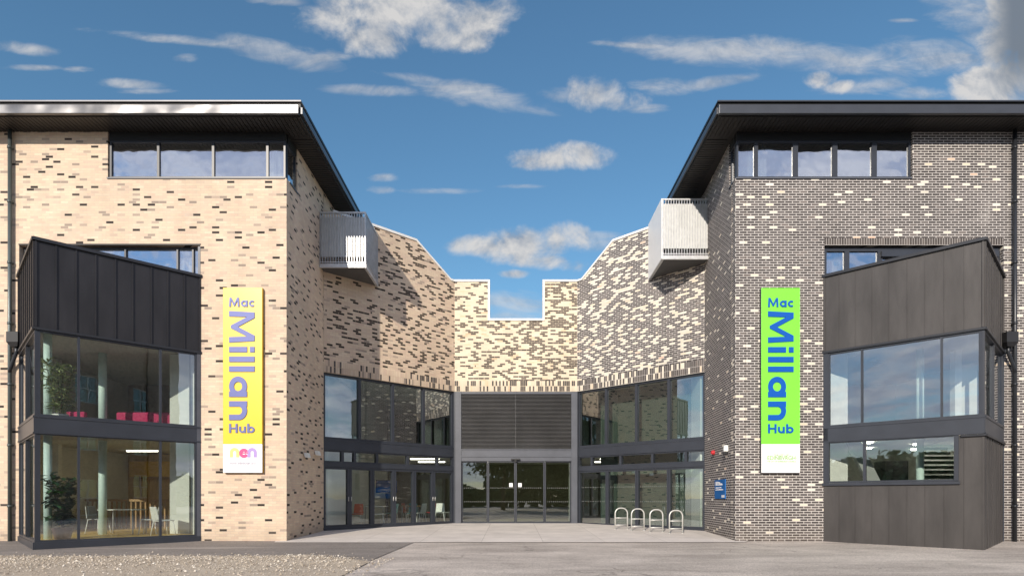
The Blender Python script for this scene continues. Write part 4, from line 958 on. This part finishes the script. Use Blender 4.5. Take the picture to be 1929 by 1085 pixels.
# ================================================================== opposite side of the street (seen in the glass)
OB = thing('opposite_building', 'brown brick building across the street, seen only mirrored in the left bay glass', 'building', (13, -12, gz(-12)))
ob = brick('brown_brick', .35, .35, 0, 1, (.30,.24,.19), seed=33, buff=[(0,(.40,.28,.21)),(1,(.52,.38,.29))], darkc=[(0,(.18,.12,.10)),(1,(.26,.18,.14))])
fo = Fr((24, -8), (9, -8))
wall(OB, 'front_wall', fo, 0, 15, -.8, 16.0, ob, [(3.2,5.0,1.0,3.0),(3.2,5.0,4.6,7.0),(8.5,10.3,4.6,7.0),(8.5,10.3,-.3,2.4),(3.2,5.0,8.2,10.2),(8.5,10.3,8.2,10.2)])
for a in ((3.2,5.0,1.0,3.0),(3.2,5.0,4.6,7.0),(8.5,10.3,4.6,7.0),(8.5,10.3,-.3,2.4),(3.2,5.0,8.2,10.2),(8.5,10.3,8.2,10.2)):
    window(OB, 'window', fo, a[0], a[1], a[2], a[3], [(a[0]+a[1])/2], fw=.07, w0=.1, g=M['gl'], m=M['white'], rows=[(a[2]+a[3])/2])
mb = MB(); mb.box(9, 24, -20, -8.31, 15.8, 16.05); mb.box(9, 9.3, -20, -8.31, -.8, 15.8); mb.box(23.7, 24, -20, -8.31, -.8, 15.8); mb.box(9, 24, -20.3, -20.001, -.8, 15.8); mb.build('shell', M['olive'], OB)
mb = MB(); mb.tube([(20.4,-7.88,15.8),(20.4,-7.88,-.7)], .06, 10); mb.build('drainpipe', M['blk'], OB)
tl = None
def tree(x, y, H, R_, label, seed):
    rnd = random.Random(seed); z0 = gz(y); t = thing('street_tree', label, 'tree', (x, y, z0), 'trees across the street')
    mb = MB(); mb.tube([(x,y,z0),(x+.1,y,z0+H*.35),(x,y+.1,z0+H*.8)], [.28,.2,.06], 8)
    for i in range(6):
        a = i*1.05; mb.tube([(x,y,z0+H*(.3+.06*i)), (x+math.cos(a)*R_*.6, y+math.sin(a)*R_*.6, z0+H*(.5+.06*i))], [.09,.03], 6)
    mb.build('trunk', M['bark'], t)
    mb = MB(); cl = [(Vector((x+rnd.gauss(0,R_*.42), y+rnd.gauss(0,R_*.42), z0+H*rnd.uniform(.38,.95))), rnd.uniform(.5,1.1)*R_*.3) for _ in range(46)]
    for i in range(9000):
        c, r = rnd.choice(cl); p = c+Vector((rnd.gauss(0,r),rnd.gauss(0,r),rnd.gauss(0,r*.7))); a = Vector((rnd.gauss(0,1),rnd.gauss(0,1),rnd.gauss(0,1))).normalized(); q = a.orthogonal().normalized(); w = a.cross(q); s = rnd.uniform(.16,.34)
        v = [mb.bm.verts.new(p+q*s), mb.bm.verts.new(p+w*s*.6), mb.bm.verts.new(p-q*s), mb.bm.verts.new(p-w*s*.6)]; mb.bm.faces.new(v)
    mb.build('crown', M['treel'], t, recalc=False)
for i, (x, y, H, r, lab) in enumerate(((-15,-24,12,4.6,'broad tree mirrored left in the entrance doors'), (-1.5,-26,13,4.4,'tall tree mirrored near the middle of the entrance doors'), (8.5,-30,11,4.4,'lower round tree mirrored right of middle in the doors'), (6.5,-45,9,4,'far tree mirrored beside the opposite brick building'), (-24,-34,9,4,'tree mirrored at the far left of the street'))):
    tree(x, y, H, r, lab, 11+i)

def belt():
    rnd = random.Random(91); mb = MB()
    def top(x): return 5.2+3.6*min(1, max(0, -x/25))+1.8*mnoise.noise(Vector((x*.12, 0, 0)))+1.2*mnoise.noise(Vector((x*.45, 4, 0)))
    for i in range(15000):
        x = rnd.uniform(-110, 110); y = -52+rnd.uniform(-3, 3)+.004*abs(x)**1.6*(1 if abs(x) < 200 else 0); h = top(x)*(.5 if -13 < x < -5 else 1); z = gz(-52)+h*rnd.random()**.7
        c = Vector((x, y, z)); a = Vector((rnd.gauss(0,1), rnd.gauss(0,1), rnd.gauss(0,1))).normalized(); q = a.orthogonal().normalized(); w = a.cross(q); s_ = rnd.uniform(.5,1.15)
        v = [mb.bm.verts.new(c+q*s_), mb.bm.verts.new(c+w*s_*.7), mb.bm.verts.new(c-q*s_), mb.bm.verts.new(c-w*s_*.7)]; mb.bm.faces.new(v)
    o = mb.build('far_tree_belt', M['belt'], recalc=False); tag(o, 'belt of trees across the road, mirrored low in the glazing', 'trees', kind='stuff')
belt()
